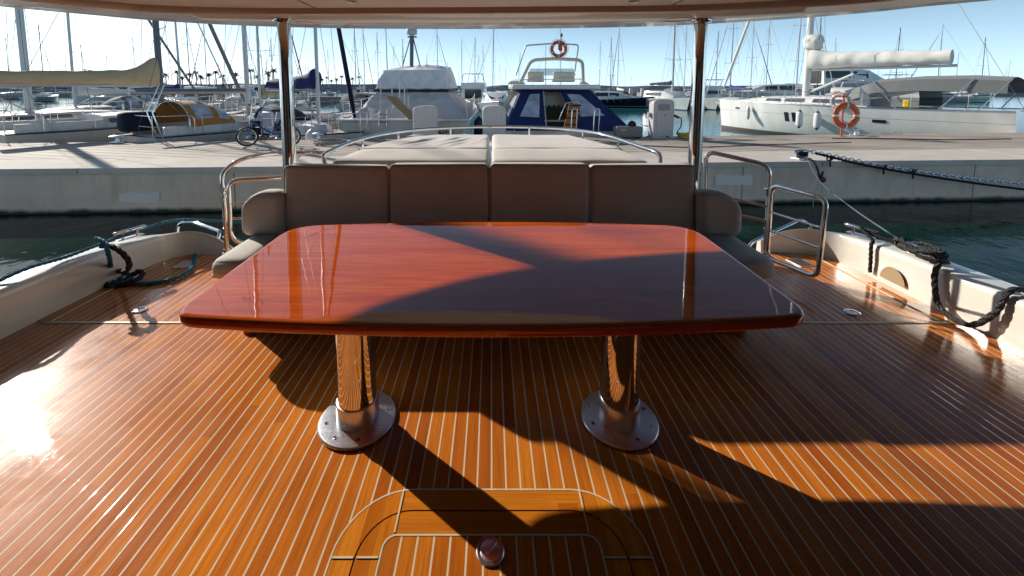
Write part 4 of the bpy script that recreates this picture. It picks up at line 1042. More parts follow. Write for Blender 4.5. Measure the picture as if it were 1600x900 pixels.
def sprayhood(root, x, w, z, h_, ln, mat, edge=None):
    """arched canvas hood with clear front panels"""
    n, m = 8, 16; b = MB(); rows = []
    for i in range(n + 1):
        t = i / n; xx = x - ln * .5 + ln * t; k = math.sqrt(max(0, 1 - (max(0, t - .25) / .80) ** 2))
        rows.append([(xx, w / 2 * math.cos(a) * (1 - .15 * t), z + h_ * k * math.sin(a) ** .75) for a in [math.pi * j / m for j in range(m + 1)]])
    b.grid(rows); hood = b.build('sprayhood', mat, root, local=True, smooth=60)
    for j0, j1 in ((1, 5), (11, 15)):
        b = MB(); rr = []
        for i in (5, 6, 7):
            row = []
            for j in range(j0, j1 + 1):
                p = Vector(rows[i][j]); cc = Vector((p.x, 0, z)); row.append(p + (p - cc).normalized() * .012 + Vector((.012, 0, 0)))
            rr.append(row)
        b.grid(rr); b.build('clear_panel', VINYL, hood, local=True, smooth=60)
    for j0, j1 in ((2, 7), (9, 14)):
        b = MB(); rr = []
        for i in (0.6, 2, 3, 4.4):
            row = []
            i = int(round(i))
            for j in ([1, 2, 3, 4, 5] if j0 == 2 else [11, 12, 13, 14, 15]):
                p = Vector(rows[i][j]); cc = Vector((p.x, 0, z)); row.append(p + (p - cc).normalized() * .012)
            rr.append(row)
        b.grid(rr); b.build('clear_panel', VINYL, hood, local=True, smooth=60)
    tb(hood, 'hoop', [rows[0][j] for j in range(m + 1)], .02, STEEL, 8); return hood
def guard(root, f, s0, s1, h_=.6, n=6, both=True, r=.012):
    for sg in ((-1, 1) if both else (1,)):
        pts = []
        for i in range(n + 1):
            x, w, z = f(s0 + (s1 - s0) * i / n); pts.append(Vector((x, sg * w * .96, z)))
        for i, p in enumerate(pts): tb(root, 'stanchion', [p, p + Vector((0, 0, h_))], r, STEEL, 6)
        for k in (.5, 1): tb(root, 'lifeline', [p + Vector((0, 0, h_ * k)) for p in pts], .006 if k < 1 else .007, STEEL, 5)
def pulpit(root, f, s, name, h_=.62, end=1.0):
    x, w, z = f(s); xe, we, ze = f(end)
    if end > .5: mid = [(xe + .02, .14, ze + h_), (xe + .02, -.14, ze + h_)]
    else: mid = [(xe + .05, we * .8, ze + h_), (xe + .05, -we * .8, ze + h_)]
    top = [(x, w * .95, z + h_), *mid, (x, -w * .95, z + h_)]
    pl = tb(root, name, bend([(x, w * .95, z), *top, (x, -w * .95, z)], .18), .016, STEEL, 8)
    tb(pl, 'cross_bar', [(a[0], a[1], a[2] - h_ * .5) for a in top], .012, STEEL, 6)
    for a in mid: tb(pl, 'upright', [(a[0], a[1], a[2]), (a[0] * .999, a[1], a[2] - h_)], .014, STEEL, 6)
def fender(root, p, ln, r, mat, endmat, name='fender', cord=.3):
    p = Vector(p)
    b = MB(); b.lathe([(.02, ln / 2 + .06), (.035, ln / 2 + .03), (r * .55, ln / 2), (r * .9, ln / 2 - r * .5), (r, ln / 2 - r), (r, -ln / 2 + r), (r * .9, -ln / 2 + r * .5), (r * .55, -ln / 2), (.035, -ln / 2 - .03)], p, 16); o = b.build(name, mat, root, local=True, smooth=60)
    for s in (-1, 1):
        b = MB(); b.lathe([(.034, s * (ln / 2 + .07)), (.05, s * (ln / 2 + .03)), (r * .62, s * (ln / 2 - .002)), (r * .66, s * (ln / 2 - .03))], p, 14); b.build('end_cap', endmat, o, local=True, smooth=60)
    tb(o, 'lanyard', [p + Vector((0, 0, ln / 2)), p + Vector((0, 0, ln / 2 + cord))], .008, ROPE_GREY, 5)
HW = hull_mat('hull_white_blue_stripe', (.74, .73, .71), (.02, .03, .10), .62, .66)
HW2 = hull_mat('hull_white_grey_stripe', (.76, .74, .70), (.12, .12, .13), .50, .56)
HW3 = hull_mat('hull_white_plain', (.72, .70, .66), (.55, .53, .50), .30, .33, boot=(.06, .03, .03))
HG = hull_mat('hull_bright_white', (.92, .91, .88), (.30, .30, .32), 1.16, 1.175, boot=(.20, .13, .11), zb=.20)
HNAVY = hull_mat('hull_dark_navy', (.012, .016, .030), (.5, .5, .48), .14, .20, boot=(.02, .02, .02))
HGREY = hull_mat('hull_pale_grey', (.44, .45, .46), (.05, .06, .10), .5, .56)
DECKW = paint('deck_non_slip', (.66, .64, .60), .6, .1, 8)

# ---- near sailing boats on the left
def near_sailboat(label, loc, heading, L, B, fs, fb, mx, zt, boom_z, boom_l, cover, mast_mat, mast_r, hmat, name='sailing_boat', hood=None, furl=None, r0=.22, r1=.12, gap=0, seed=1, wheel=False, rise=0, hump=.25, spreaders=2, furl_r=.06, hx=None):
    o = thing(name, label, 'sailboat', loc, heading)
    f = hull(o, L, B, fs, fb, hmat, DECKW, rail=paint('toe_rail_black', (.05, .05, .055), .5, .1))
    x0, x1 = L * .30, L * .78
    cabin_loft(o, 'coachroof', [(x0, B * .30, B * .27, fs + .02, fs + .42), (L * .5, B * .31, B * .27, fs + .03, fs + .46), (L * .68, B * .25, B * .20, fs + .05, fs + .36), (x1, B * .14, B * .08, fs + .10, fs + .16)], WHITE_OLD, [(0, .08, .45, .35, .75), (0, .55, .95, .35, .75), (1, .15, .6, .35, .75)], GLASS_B)
    b = MB(); b.box((L * .17, 0, fs + .0), (L * .26, B * .46, .04)); b.build('cockpit_floor', WOODLT, o, local=True)
    for sg in (-1, 1): b = MB(); b.box((L * .165, sg * B * .30, fs + .14), (L * .27, .10, .28), bevel=.03); b.build('cockpit_coaming', WHITE_OLD, o, local=True)
    rig(o, mx, fs + .4, zt, L, fb, fs, B, mast_r, mast_mat, spreaders, furl, furl_r=furl_r, wr=.008)
    sail_on_boom(o, mx, boom_z, boom_l, r0, r1, cover, ALU, gap, seed, rise, hump)
    if hood: sprayhood(o, hx or L * .31, B * .66, fs + .25, .78, 1.5, hood)
    guard(o, f, .12, .88); pulpit(o, f, .88, 'pulpit'); pulpit(o, f, .10, 'pushpit', end=0.0)
    tb(o, 'mainsheet', [(mx - boom_l * .8, 0, boom_z), (L * .16, 0, fs + .2)], .012, ROPE_GREY, 6)
    tb(o, 'boom_vang', [(mx - boom_l * .32, 0, boom_z - .04), (mx - .12, 0, fs + .55)], .028, ALU, 8)
    return o, f
hb = math.atan2(.89, .45)
oB, fB = near_sailboat('white sailing boat with orange framed sprayhood and bare grey boom', (-10.75, 12.35, ZW), hb, 10.2, 3.2, 1.0, 1.35, 3.55, 13.0, 2.30, 3.6, GREY_CV, ALU, .085, HW, hood=ORANGE_CV, r0=.05, r1=.04, seed=2, hump=.0, hx=1.75)
b = MB(); b.cushion((.25, .35, 1.42), (.95, .5, .62), .16, (5, 4, 4)); b.build('outboard_cover', NAVY_DK, oB, local=True, smooth=60)
for y in (-1.25, -.95): tb(oB, 'davit_arm', [(.15, y, 1.0), (-.05, y, 1.75), (.35, y + .1, 2.6)], .02, STEEL, 8)
oC, fC = near_sailboat('sailing boat with thick beige boom cover and dark mast at the left', (-15.0, 12.3, ZW), hb, 7.7, 3.2, 1.1, 1.4, 4.45, 11.0, 2.55, 4.6, BEIGE, ALU_DK, .115, HW2, hood=None, r0=.28, r1=.18, seed=5, hump=.9, hx=1.6, furl=GREY_CV, furl_r=.085)
oD, fD = near_sailboat('small sailing boat with navy boom cover behind the bicycle', (-8.85, 15.75, ZW), math.atan2(-.5, .865), 5.05, 2.3, .82, 1.05, 3.42, 10.5, 2.40, 2.9, NAVY, ALU, .062, HW3, hood=NAVY_DK, furl=NAVY_DK, r0=.25, r1=.15, seed=9, hump=.35, spreaders=1, furl_r=.075)
b = MB(); b.cushion((4.0, -.62, 1.13), (.95, .36, .34), .12, (6, 3, 3)); b.build('rolled_dinghy', paint('dinghy_pale_grey', (.62, .63, .66), .5, .1), oD, local=True, smooth=60)
fender(oD, (4.55, -1.12, .95), .42, .20, WHITE_F, WHITE_F, 'round_fender'); fender(oD, (5.35, -.45, .45), .6, .13, paint('fender_grey', (.3, .3, .34), .5, .1), BLUE_F)
b = MB(); b.cushion((2.1, -.98, 1.28), (.55, .10, .75), .04, (4, 2, 4)); b.build('canvas_dodger', WHITE_F, oD, local=True, smooth=60)
b = MB(); b.cushion((1.5, -.9, 1.1), (.8, .12, .5), .05, (4, 2, 4)); b.build('blue_dodger', NAVY_DK, oD, local=True, smooth=60)
# one more hull left of the frame edge and one between the near boats
oK, fK = near_sailboat('sailing boat with furled grey sail moored beyond the beige covered boat', (-20.17, 12.56, ZW), hb, 10.5, 3.3, 1.05, 1.4, 4.2, 14.5, 2.5, 4.0, GREY_CV, ALU, .13, HW, hood=None, r0=.2, r1=.12, seed=21, furl=GREY_CV)

# ---- covered motor yacht
oE = thing('covered_motor_yacht', 'motor yacht wrapped in white tarpaulins with wooden gangway on its stern', 'motor yacht', (-2.86, 13.35, ZW), R(90))
fE = hull(oE, 11.5, 4.35, 1.38, 2.0, hull_mat('hull_ivory_yacht', (.70, .68, .63), (.68, .66, .60), .9, .91), DECKW, transom=.97, flare=.92)
def tent(root, name, base, top, mat, seed, amp=.06, n=40, m=16):
    """cloth from a base ring of 4 corners up to a top ring of 4 corners, closed on top, wrinkled"""
    b = MB(); rows = []
    for j in range(m + 1):
        t = j / m; row = []
        for c in range(4):
            for i in range(n):
                s = i / n
                p = (base[c].lerp(base[(c + 1) % 4], s)).lerp(top[c].lerp(top[(c + 1) % 4], s), t)
                out = (p - sum(base, Vector()) / 4); out.z = 0; out.normalize()
                q_ = (p.x * 2.6 + seed + .8 * noise.noise((p.x, p.z * 2, seed)), p.y * 2.6, p.z * .9)
                k = noise.noise((p.x * 1.2 + seed, p.y * 1.2, p.z * .7)) * amp - 1.1 * amp * abs(noise.noise(q_)) + .5 * amp * noise.noise((p.x * 6 + p.z * 3, p.y * 6, p.z * 2 + seed))
                row.append(p + out * k * (1 if 0 < t < 1 else .4))
        rows.append(row)
    cen = sum(top, Vector()) / 4 + Vector((0, 0, .10)); 
    for q in (.6, .25): rows.append([cen.lerp(p, q) + Vector((0, 0, .04 * (1 - q) + amp * .8 * noise.noise((p.x * 2, p.y * 2, seed)))) for p in rows[m]])
    b.grid(rows, closed_v=True, cap1=True); return b.build(name, mat, root, smooth=75)
tent(oE, 'lower_tarpaulin', [PY(541, 189, 13.7), PY(733, 189, 13.75), Vector((-.55, 19, .5)), Vector((-4.9, 19, .5))], [PY(588, 144, 15.0), PY(698, 144, 15.0), Vector((-1.7, 19, 1.4)), Vector((-4.3, 19, 1.4))], TARP_GREY, 3, .13)
b = MB(); b.box((PY(642, 141, 14.98).x, 17.0, PY(642, 141, 14.9).z), (2.72, 4.0, .12), bevel=.02); b.build('dark_fascia', BLACK, oE)
tent(oE, 'upper_tarpaulin', [PY(585, 139, 14.9), PY(701, 139, 14.9), Vector((-1.5, 18.8, 1.55)), Vector((-4.3, 18.8, 1.55))], [PY(597, 110, 15.1), PY(694, 108, 15.1), Vector((-1.8, 18.4, 2.45)), Vector((-4.0, 18.4, 2.45))], TARP, 11, .14)
for (u0, v0, u1, v1, nm, r, mt) in ((643, 106, 643.5, 58, 'radar_mast', .075, ALU_DK), (628, 107, 641, 60, 'mast_brace', .022, ALU_DK), (657, 105, 646, 61, 'mast_brace', .022, ALU_DK)):
    b = MB(); b.tube([PY(u0, v0, 16.3), PY(u1, v1, 16.3)], r, 10); b.build(nm, mt, oE, smooth=60)
rp = PY(643.5, 57, 16.3)
b = MB(); b.lathe([(.06, -.02), (.10, 0), (.10, .06), (.20, .08), (.21, .22), (.18, .30), (.08, .33)], rp, 20); b.build('radome', paint('radome_grey', (.55, .55, .56), .4, .05), oE, smooth=50)
b = MB(); b.box((rp.x + .02, rp.y, rp.z - .02), (.34, .2, .04)); b.build('mast_bracket', ALU_DK, oE)
# gangway: boards on two rails
ga, gb = PY(604, 151, 13.55), PY(640.5, 187.5, 13.30); gw = Vector((.30, 0, 0))
pk = MB(); dirn = (gb - ga)
for i in range(11):
    t0, t1 = i / 11 + .006, (i + 1) / 11 - .006
    a, c = ga + dirn * t0, ga + dirn * t1; th = Vector((0, -.03, .01))
    pk.grid([[a, a + gw, a + gw + th, a + th], [c, c + gw, c + gw + th, c + th]], closed_v=True, cap0=True, cap1=True)
gwo = pk.build('gangway', WOODLT, oE)
for off in (Vector((-.02, 0, .0)), gw + Vector((.02, 0, 0))): b = MB(); b.tube([ga + off, gb + off], .028, 8); b.build('side_rail', ALU, gwo, smooth=60)
for (u, v0, v1, y, r, mt) in ((595, 185, 139, 13.5, .022, ALU), (612.5, 150, 139, 13.5, .022, ALU), (624.5, 152, 118, 13.45, .02, MAST_W), (632, 168, 134, 13.45, .018, MAST_W), (638, 183, 149, 13.4, .018, MAST_W), (582, 190, 170, 13.4, .06, MAST_W)):
    b = MB(); b.tube([PY(u, v0, y), PY(u, v1, y)], r, 8); b.build('post', mt, oE, smooth=60)
for pts in ([(572, 146), (588, 148), (602, 150)], [(624, 119), (632, 134), (640, 150)]):
    b = MB(); b.tube([PY(u, v, 13.4) for u, v in pts], .022 if pts[0][0] == 572 else .008, 7); b.build('gangway_line', ROPE_GREY, oE, smooth=60)
for u in (592, 604): b = MB(); b.tube([PY(u, 196, 13.28), PY(u + .5, 172, 13.3)], .012, 6); b.build('ladder_rail', STEEL, oE, smooth=60)
for v in (179, 185, 191): b = MB(); b.tube([PY(592, v, 13.28), PY(604.5, v, 13.28)], .014, 6); b.build('ladder_rung', WOODLT, oE, smooth=60)
# side deck: rail with white netting, blue fenders
guard(oE, fE, .02, .55, .62, 6)
b = MB(); rows = []
for i in range(11):
    x, w, z = fE(.02 + .3 * i / 10); rows.append([(x, -w * .97, z + .05), (x, -w * .97, z + .55)])
for i in range(10):
    for k in range(2):
        p0, p1 = Vector(rows[i][k]), Vector(rows[i + 1][1 - k]); b.tube([p0, p1], .018, 5)
b.build('net', WHITE_F, oE, local=True)
fender(oE, (.9, -2.42, 1.05), .72, .17, BLUE_F, BLUE_F); fender(oE, (.25, -2.2, .55), .5, .16, BLUE_F, BLUE_F)
b = MB(); b.box((-.10, 0, .42), (.34, 4.0, .09), bevel=.03); b.build('bathing_platform', WHITE_OLD, oE, local=True)
b = MB(); b.box((.1, 0, 1.42), (.5, 4.3, .05), bevel=.02); b.build('stern_deck_edge', WHITE, oE, local=True)
cu = bpy.data.curves.new('boat_name', 'FONT'); cu.body = 'MANTA'; cu.size = .235; cu.shear = .18; cu.extrude = .004; cu.align_x = 'LEFT'
tmp = bpy.data.objects.new('boat_name_source', cu)
me = bpy.data.meshes.new_from_object(tmp); bpy.data.objects.remove(tmp)
me.materials.append(paint('navy_lettering', (.012, .02, .06), .5, .1))
seam = paint('tarp_seam_grey', (.42, .39, .37), .7, .1)
b = MB(); b.tube([PY(588 + 13 * i, 138.6 + (.8 if i % 2 else 0), 14.70) for i in range(9)], .016, 5); b.build('tarp_lashing', ROPE_GREY, oE, smooth=60)
to = bpy.data.objects.new('lettering', me); COL.objects.link(to); to.parent = oE; WM[to] = WM[oE]
tp = PY(668, 212, 13.30); me.transform(WM[oE].inverted() @ Matrix.Translation(tp) @ Matrix.Rotation(R(90), 4, 'X'))

# ---- motor boat with navy canvas
oF = thing('flybridge_motor_boat', 'ivory flybridge motor boat with navy canvas cockpit enclosure and clear windows', 'motor boat', (2.66, 13.45, ZW), R(95))
fF = hull(oF, 9.6, 4.0, 1.05, 1.7, hull_mat('hull_ivory_fly', (.76, .73, .64), (.02, .03, .1), .8, .84), DECKW, transom=.96, flare=.9)
cabin_F = []
c0, c1 = PY(786, 190, 15.6), PY(812, 142, 15.6)
b = MB(); Vb = [PY(772, 194, 15.4), PY(955, 194, 15.4), Vector((3.2, 20.5, .55)), Vector((.9, 20.5, .55))]; Vt = [PY(797, 142, 15.6), PY(925, 142, 15.6), Vector((2.9, 19.2, 1.55)), Vector((1.0, 19.2, 1.55))]
b.grid([Vb, Vt], closed_v=True, cap0=True, cap1=True); cb_ = b.build('cabin', IVORY, oF)
BLc, BRc, TLc, TRc = PY(789, 204, 13.5), PY(990, 205, 13.5), PY(815, 140.5, 15.05), PY(921, 140.5, 15.05)
FLc, FRc = PY(778, 190, 15.6), PY(968, 194, 15.6); TFl, TFr = PY(803, 141, 16.3), PY(925, 141, 16.3)
def panel(a, b_, c, d, s, t, off=0.0):
    p = a.lerp(b_, s).lerp(d.lerp(c, s), t); nn_ = (b_ - a).cross(d - a); nn_.normalize(); return p + nn_ * off
def rf(s, t, off=0.0): return panel(BLc, BRc, TRc, TLc, s, t, off)
cv = MB()
def wob(s, t): return .025 * noise.noise((s * 6, t * 3, 1)) * (1 if 0 < s < 1 else 0)
ds0, ds1 = .31, .565
for s0, s1 in ((0, ds0), (ds1, 1)):
    cv.grid([[rf(s0 + (s1 - s0) * i / 10, t / 10, wob(s0 + (s1 - s0) * i / 10, t / 10)) for t in range(11)] for i in range(11)])
cv.grid([[rf(ds0 + (ds1 - ds0) * i / 6, t, 0) for t in (.955, 1)] for i in range(7)])
cv.grid([[panel(FLc, BLc, TLc, TFl, i / 8, t / 8, 0) for t in range(9)] for i in range(9)])
cv.grid([[panel(BRc, FRc, TFr, TRc, i / 8, t / 8, 0) for t in range(9)] for i in range(9)])
cv.grid([[TLc, TRc], [TFl, TFr]])
canv = cv.build('canvas_enclosure', NAVY, oF, smooth=50)
def rfw(pts, mat, nm, off=.03):
    b = MB(); b.poly([rf(s, t, off) for s, t in pts]); return b.build(nm, mat, canv)
rfw([(.085, .31), (.265, .29), (.265, .88), (.14, .87)], VINYL, 'clear_window'); rfw([(.65, .31), (.88, .34), (.80, .86), (.63, .88)], VINYL, 'clear_window')
b = MB(); b.poly([panel(FLc, BLc, TLc, TFl, s, t, .02) for s, t in ((.25, .35), (.85, .28), (.85, .82), (.35, .86))]); b.build('clear_window', paint('clear_window_glare', (.55, .55, .62), .2, .1), canv)
# cockpit seen through the open doorway
kh = paint('khaki_curtain', (.17, .155, .085), .8, .2, 8)
b = MB(); b.grid([[rf(s, t, -.75 + .04 * math.sin(s * 90)) for t in (.02, .3, .6, .99)] for s in [ds0 - .08 + (ds1 - ds0 + .16) * i / 20 for i in range(21)]]); b.build('cabin_curtain', kh, oF, smooth=50)
b = MB(); b.box(rf(.44, .47, -.5), (1.15, .05, .06)); b.build('companionway_rail', IVORY, oF)
b = MB(); b.tube([rf(ds0 + .012, .02, .03), rf(ds0 + .012, .95, .03)], .018, 6); b.build('doorway_zip', TAPE, canv)
b = MB(); rl = [rf(ds0 + .02 + (ds1 - ds0 - .04) * i / 8, .95 + .012 * math.sin(i * 1.3), .06) for i in range(9)]; b.tube(rl, .06, 8); b.build('rolled_door_flap', NAVY_DK, canv, smooth=60)
# flybridge
b = MB(); c = PY(856, 136, 16.6); b.cushion((c.x + .05, 16.4, PY(856, 136, 15).z), (3.15, 3.4, .17), .05, (8, 6, 2)); b.build('flybridge_deck', WHITE, oF, smooth=50)
def px_tube(nm, pts, y, r, mat, rad=.12): b = MB(); b.tube(bend([PY(u, v, yy) for (u, v), yy in zip(pts, y if isinstance(y, (list, tuple)) else [y] * len(pts))], rad), r, 10); return b.build(nm, mat, oF, smooth=60)
b = MB(); b.grid([[PY(792, 132, 15.3), PY(797, 127, 15.3), PY(815, 126, 15.4), PY(820, 132, 15.3)], [PY(800, 132, 18), PY(803, 124, 18), PY(818, 123, 18), PY(822, 132, 18)]], closed_v=True, cap0=True, cap1=True); b.build('coaming', IVORY, oF)
b = MB(); b.grid([[PY(906, 132, 15.3), PY(908, 127, 15.3), PY(914, 127, 15.3), PY(922, 132, 15.3)], [PY(902, 132, 18), PY(904, 124, 18), PY(912, 124, 18), PY(916, 132, 18)]], closed_v=True, cap0=True, cap1=True); b.build('coaming', IVORY, oF)
px_tube('radar_arch', [(813, 129), (830, 94), (868, 91.5), (910, 94), (911, 128)], [15.2, 15.5, 15.5, 15.5, 15.2], .065, IVORY, .22)
px_tube('bimini_frame', [(806, 118), (822, 71), (865, 68), (904, 70), (898, 112)], [16.8, 16.6, 16.6, 16.6, 16.8], .030, ALU, .12)
for (u0, v0, u1, v1) in ((848, 128, 815, 112),): pass
for u0, u1 in ((824, 850), (864, 898)):
    for part, dy in (('seat_back', 0),):
        a, c = PY(u0, 128, 16.0), PY(u1, 112, 16.0); b = MB(); b.cushion(((a.x + c.x) / 2, 16.0, (a.z + c.z) / 2), (c.x - a.x, .12, abs(c.z - a.z)), .05, (5, 2, 4)); so = b.build('helm_seat', IVORY, oF, smooth=50)
        a, c = PY(u0, 128, 15.6), PY(u1, 123, 15.6); b = MB(); b.cushion(((a.x + c.x) / 2, 15.75, (a.z + c.z) / 2), (c.x - a.x, .5, .13), .04, (5, 3, 2)); b.build('seat_pad', IVORY, so, smooth=50)
b = MB(); b.tube([PY(817, 124.5, 15.1), PY(913, 123.5, 15.1)], .016, 8); b.build('aft_rail', STEEL, oF, smooth=60)
b = MB(); b.grid([[PY(824, 118, 18), PY(900, 118, 18)], [PY(829, 107, 18.4), PY(896, 107, 18.4)]]); b.build('windscreen', glass('green_tinted_screen', (.40, .52, .48), .05, .7), oF)
lr = PY(873, 76.5, 14.9)
life_ring('life_ring', 'orange life ring hanging high on the arch of the navy canvas boat', lr, .31, .062, RX, ORANGE, 6, group='life rings', off=30)
b = MB(); b.tube([lr + Vector((.09, -.02, -.38)), lr + Vector((.09, -.02, .42))], .018, 8); b.build('ring_staff', WHITE_F, oF, smooth=60)
b = MB(); b.lathe([(.03, -.12), (.075, -.08), (.08, .1), (.03, .16)], lr + Vector((.04, -.10, .03)), 14); tag(b.build('rescue_light', ORANGE, smooth=60), 'orange rescue light hung inside the high life ring', 'rescue light')
b = MB(); b.lathe([(.02, 0), (.045, .02), (.045, .1), (.02, .13)], lr + Vector((.09, 0, .42)), 12); b.build('stern_light', paint('green_brass', (.10, .12, .05), .4, .1), oF, smooth=60)
# hoops and folded gangway at the stern
for u in (893, 928):
    px_tube('boarding_hoop', [(u - 1, 207), (u + 1, 170), (u + 9, 170), (u + 7, 207)], [13.2, 13.2, 13.3, 13.3], .022, STEEL, .14)
g0, g1 = PY(880, 203, 13.35), PY(890, 162, 13.5); b = MB(); wv = Vector((.42, .05, 0)); dd = Vector((0, .05, 0))
b.grid([[g0, g0 + wv, g0 + wv + dd, g0 + dd], [g1, g1 + wv * .9, g1 + wv * .9 + dd, g1 + dd]], closed_v=True, cap0=True, cap1=True); gf = b.build('folded_gangway', paint('gangway_orange_wood', (.42, .13, .03), .5, .25, 14), oF)
for t in (.2, .45, .7, .93): b = MB(); p = g0.lerp(g1, t); b.tube([p + Vector((0, -.015, 0)), p + wv * .95 + Vector((0, -.015, 0))], .022, 6); b.build('tread_strip', BLACK, gf)
px_tube('gangway_handrail', [(873, 188), (884, 161), (903, 158), (906, 163)], [13.3, 13.4, 13.45, 13.45], .016, STEEL, .06)
b = MB(); b.box((2.66, 13.30, -.25), (3.5, .35, .07), bevel=.02); b.build('bathing_platform', WHITE_OLD, oF)
rope('mooring_line', 'dark mooring line from the navy canvas boat to the grey quay box', [PY(1003, 195, 13.6), PY(1018, 199, 13.3), PY(1030, 205, 13.2), PZ(1046, 216, .05)], .016, ROPE_BLK)

# ---- big white sailing yacht on the right
hG = math.atan2(.866, -.50)
Lg = 11.3; bowG = Vector((13.85, 25.1, ZW)); stG = bowG - Vector((math.cos(hG), math.sin(hG), 0)) * (Lg + .25)
oG = thing('sailing_yacht', 'large bright white sailing yacht with white boom cover, seen from its port side', 'sailboat', stG, hG)
fG = hull(oG, Lg, 4.1, 1.62, 1.80, HG, WHITE, rake=.25, transom=.86, flare=.955, rail=STEEL_DULL)
cabin_loft(oG, 'coachroof', [(3.6, 1.25, 1.10, 1.62, 2.02), (6.4, 1.25, 1.05, 1.66, 2.04), (8.6, .95, .75, 1.70, 1.98), (10.0, .5, .3, 1.74, 1.80)], WHITE, [(0, .45, .95, .25, .72), (1, .08, .52, .25, .72), (1, .6, .95, .25, .72)], GLASS_B)
sgp = 1
def side_rect(s0, s1, z0, z1, mat, nm):
    for sg in (1, -1):
        b = MB(); rows = []
        for i in range(4):
            s = s0 + (s1 - s0) * i / 3; x, w, z = fG(s); row = []
            for zz in (z0, z1):
                t = (zz + .35) / (z + .35); ww = w * (.955 * t ** .28 + .045 * t ** 1.2); row.append((x, sg * (ww + .012), zz))
            rows.append(row)
        b.grid(rows); b.build(nm, mat, oG, local=True)
side_rect(.590, .606, .80, 1.26, GLASS, 'hull_window'); side_rect(.620, .637, .80, 1.26, GLASS, 'hull_window'); side_rect(.295, .335, .98, 1.12, GLASS, 'hull_window'); side_rect(.86, .885, 1.28, 1.36, GLASS, 'hawse_port')
mxG = Lg - 4.25
rig(oG, mxG, 2.0, 16.5, Lg, 1.85, 1.62, 4.1, .155, MAST_W, 2, SAIL, .085, wr=.010, wire=WIRE_LT)
sail_on_boom(oG, mxG, 3.35, 5.2, .40, .27, SAIL, MAST_W, .06, 4, rise=.0, hump=.15)
b = MB(); b.cushion((mxG - .18, 0, 4.72), (.80, .6, .80), .26, (5, 5, 4), disp=lambda p: Vector((.06 * noise.noise(p * 6), .06 * noise.noise(p * 5 + Vector((3, 0, 0))), .06 * noise.noise(p * 7)))); b.build('gathered_sail', SAIL, oG, local=True, smooth=60)
tb(oG, 'boom_vang', [(mxG - .2, 0, 2.25), (mxG - 1.9, 0, 3.1)], .06, MAST_W, 10)
# bimini / sprayhood in grey canvas
b = MB(); rows = []
for x, z, w in ((5.1, 2.0, .95), (4.7, 2.55, 1.25), (3.9, 2.86, 1.4), (2.7, 2.95, 1.45), (1.3, 2.95, 1.42), (.3, 2.86, 1.35)):
    rows.append([(x, -w * 1.03, z - .16 - (.46 if z > 2.2 else .05)), *[(x, w * k, z - .16 * k * k) for k in (-1, -.6, 0, .6, 1)], (x, w * 1.03, z - .16 - (.46 if z > 2.2 else .05))])
b.grid(rows); b.build('grey_bimini', GREY_CV, oG, local=True, smooth=60)
for sg in (-1, 1):
    b = MB(); b.poly([(5.05, sg * 1.0, 1.98), (4.65, sg * 1.28, 2.36), (2.6, sg * 1.45, 2.70), (2.5, sg * 1.45, 2.05)]); b.build('clear_side_panel', paint('clear_panel_pale', (.50, .50, .50), .3, .1), oG, local=True)
    b = MB(); b.poly([(5.1, sg * 1.02, 1.9), (4.9, sg * 1.22, 2.06), (2.5, sg * 1.46, 2.06), (2.5, sg * 1.46, 1.66), (4.9, sg * 1.2, 1.68)]); b.build('side_skirt', GREY_CV, oG, local=True)
    for xa, xb in ((3.1, 4.0), (1.9, 1.1), (.9, .2)):
        tb(oG, 'bimini_strut', [(xa, sg * 1.72, 1.62), (xb, sg * 1.42, 2.78)], .020, STEEL, 8)
guard(oG, fG, .10, .90, .62, 6); pulpit(oG, fG, .92, 'pulpit')
for s in (.245,):
    x, w, z = fG(s); b = MB(); b.cushion((x, w * .9, z + .22), (.24, .14, .30), .06, (3, 2, 3)); b.build('yellow_horseshoe', YELLOW, oG, local=True, smooth=60)
for s, ln, r, zc_ in ((.562, .74, .14, .98), (.497, .74, .14, .96), (.80, .60, .09, 1.10)):
    x, w, z = fG(s); fender(oG, (x, w + r * .9, zc_), ln, r, WHITE_F, BLUE_F if r > .1 else WHITE_F, cord=.55)
b = MB(); xx, w, z = fG(.30)
for k in range(7):
    b.tube([(xx - .05 * k, w + .02, .55), (xx - .05 * k - .04, w + .022, .62 - .02 * (k % 2))], .008, 4)
for k in range(2): b.tube([(xx - .5 - .16 * k, w + .03, .52), (xx - .42 - .16 * k, w + .03, .66), (xx - .36 - .16 * k, w + .03, .52)], .012, 4)
b.build('hull_emblem', paint('dark_emblem', (.05, .05, .07), .5, .1), oG, local=True)
x, w, z = fG(.43)
lw = WM[oG] @ Vector((x, w * .96 + .12, z + .25))
life_ring('life_ring', 'grey life ring with orange bands hanging on the rail of the white yacht', lw, .36, .075, Matrix.Rotation(hG, 4, 'Z') @ RX, paint('ring_grey_cover', (.46, .42, .38), .6, .12, 8), 4, group='life rings')
x, w, z = fG(.475); lw = WM[oG] @ Vector((x, w * .5, z + .5)); life_ring('life_ring', 'small orange and white life ring on the deck of the white yacht', lw, .17, .05, Matrix.Rotation(hG, 4, 'Z') @ RX, ORANGE, 4, group='life rings')
# courtesy flag
p0 = WM[oG] @ Vector((4.3, 1.75, 2.55)); b = MB(); rows = [[p0 + Vector((.09 * i, .03 * math.sin(i * 1.2), -.10 * i - .55 * j + .02 * math.sin(i * 2 + j))) for j in (0, .5, 1)] for i in range(7)]
b.grid(rows); b.build('hanging_flag', paint('flag_white', (.70, .70, .76), .7, .08), oG, smooth=60)

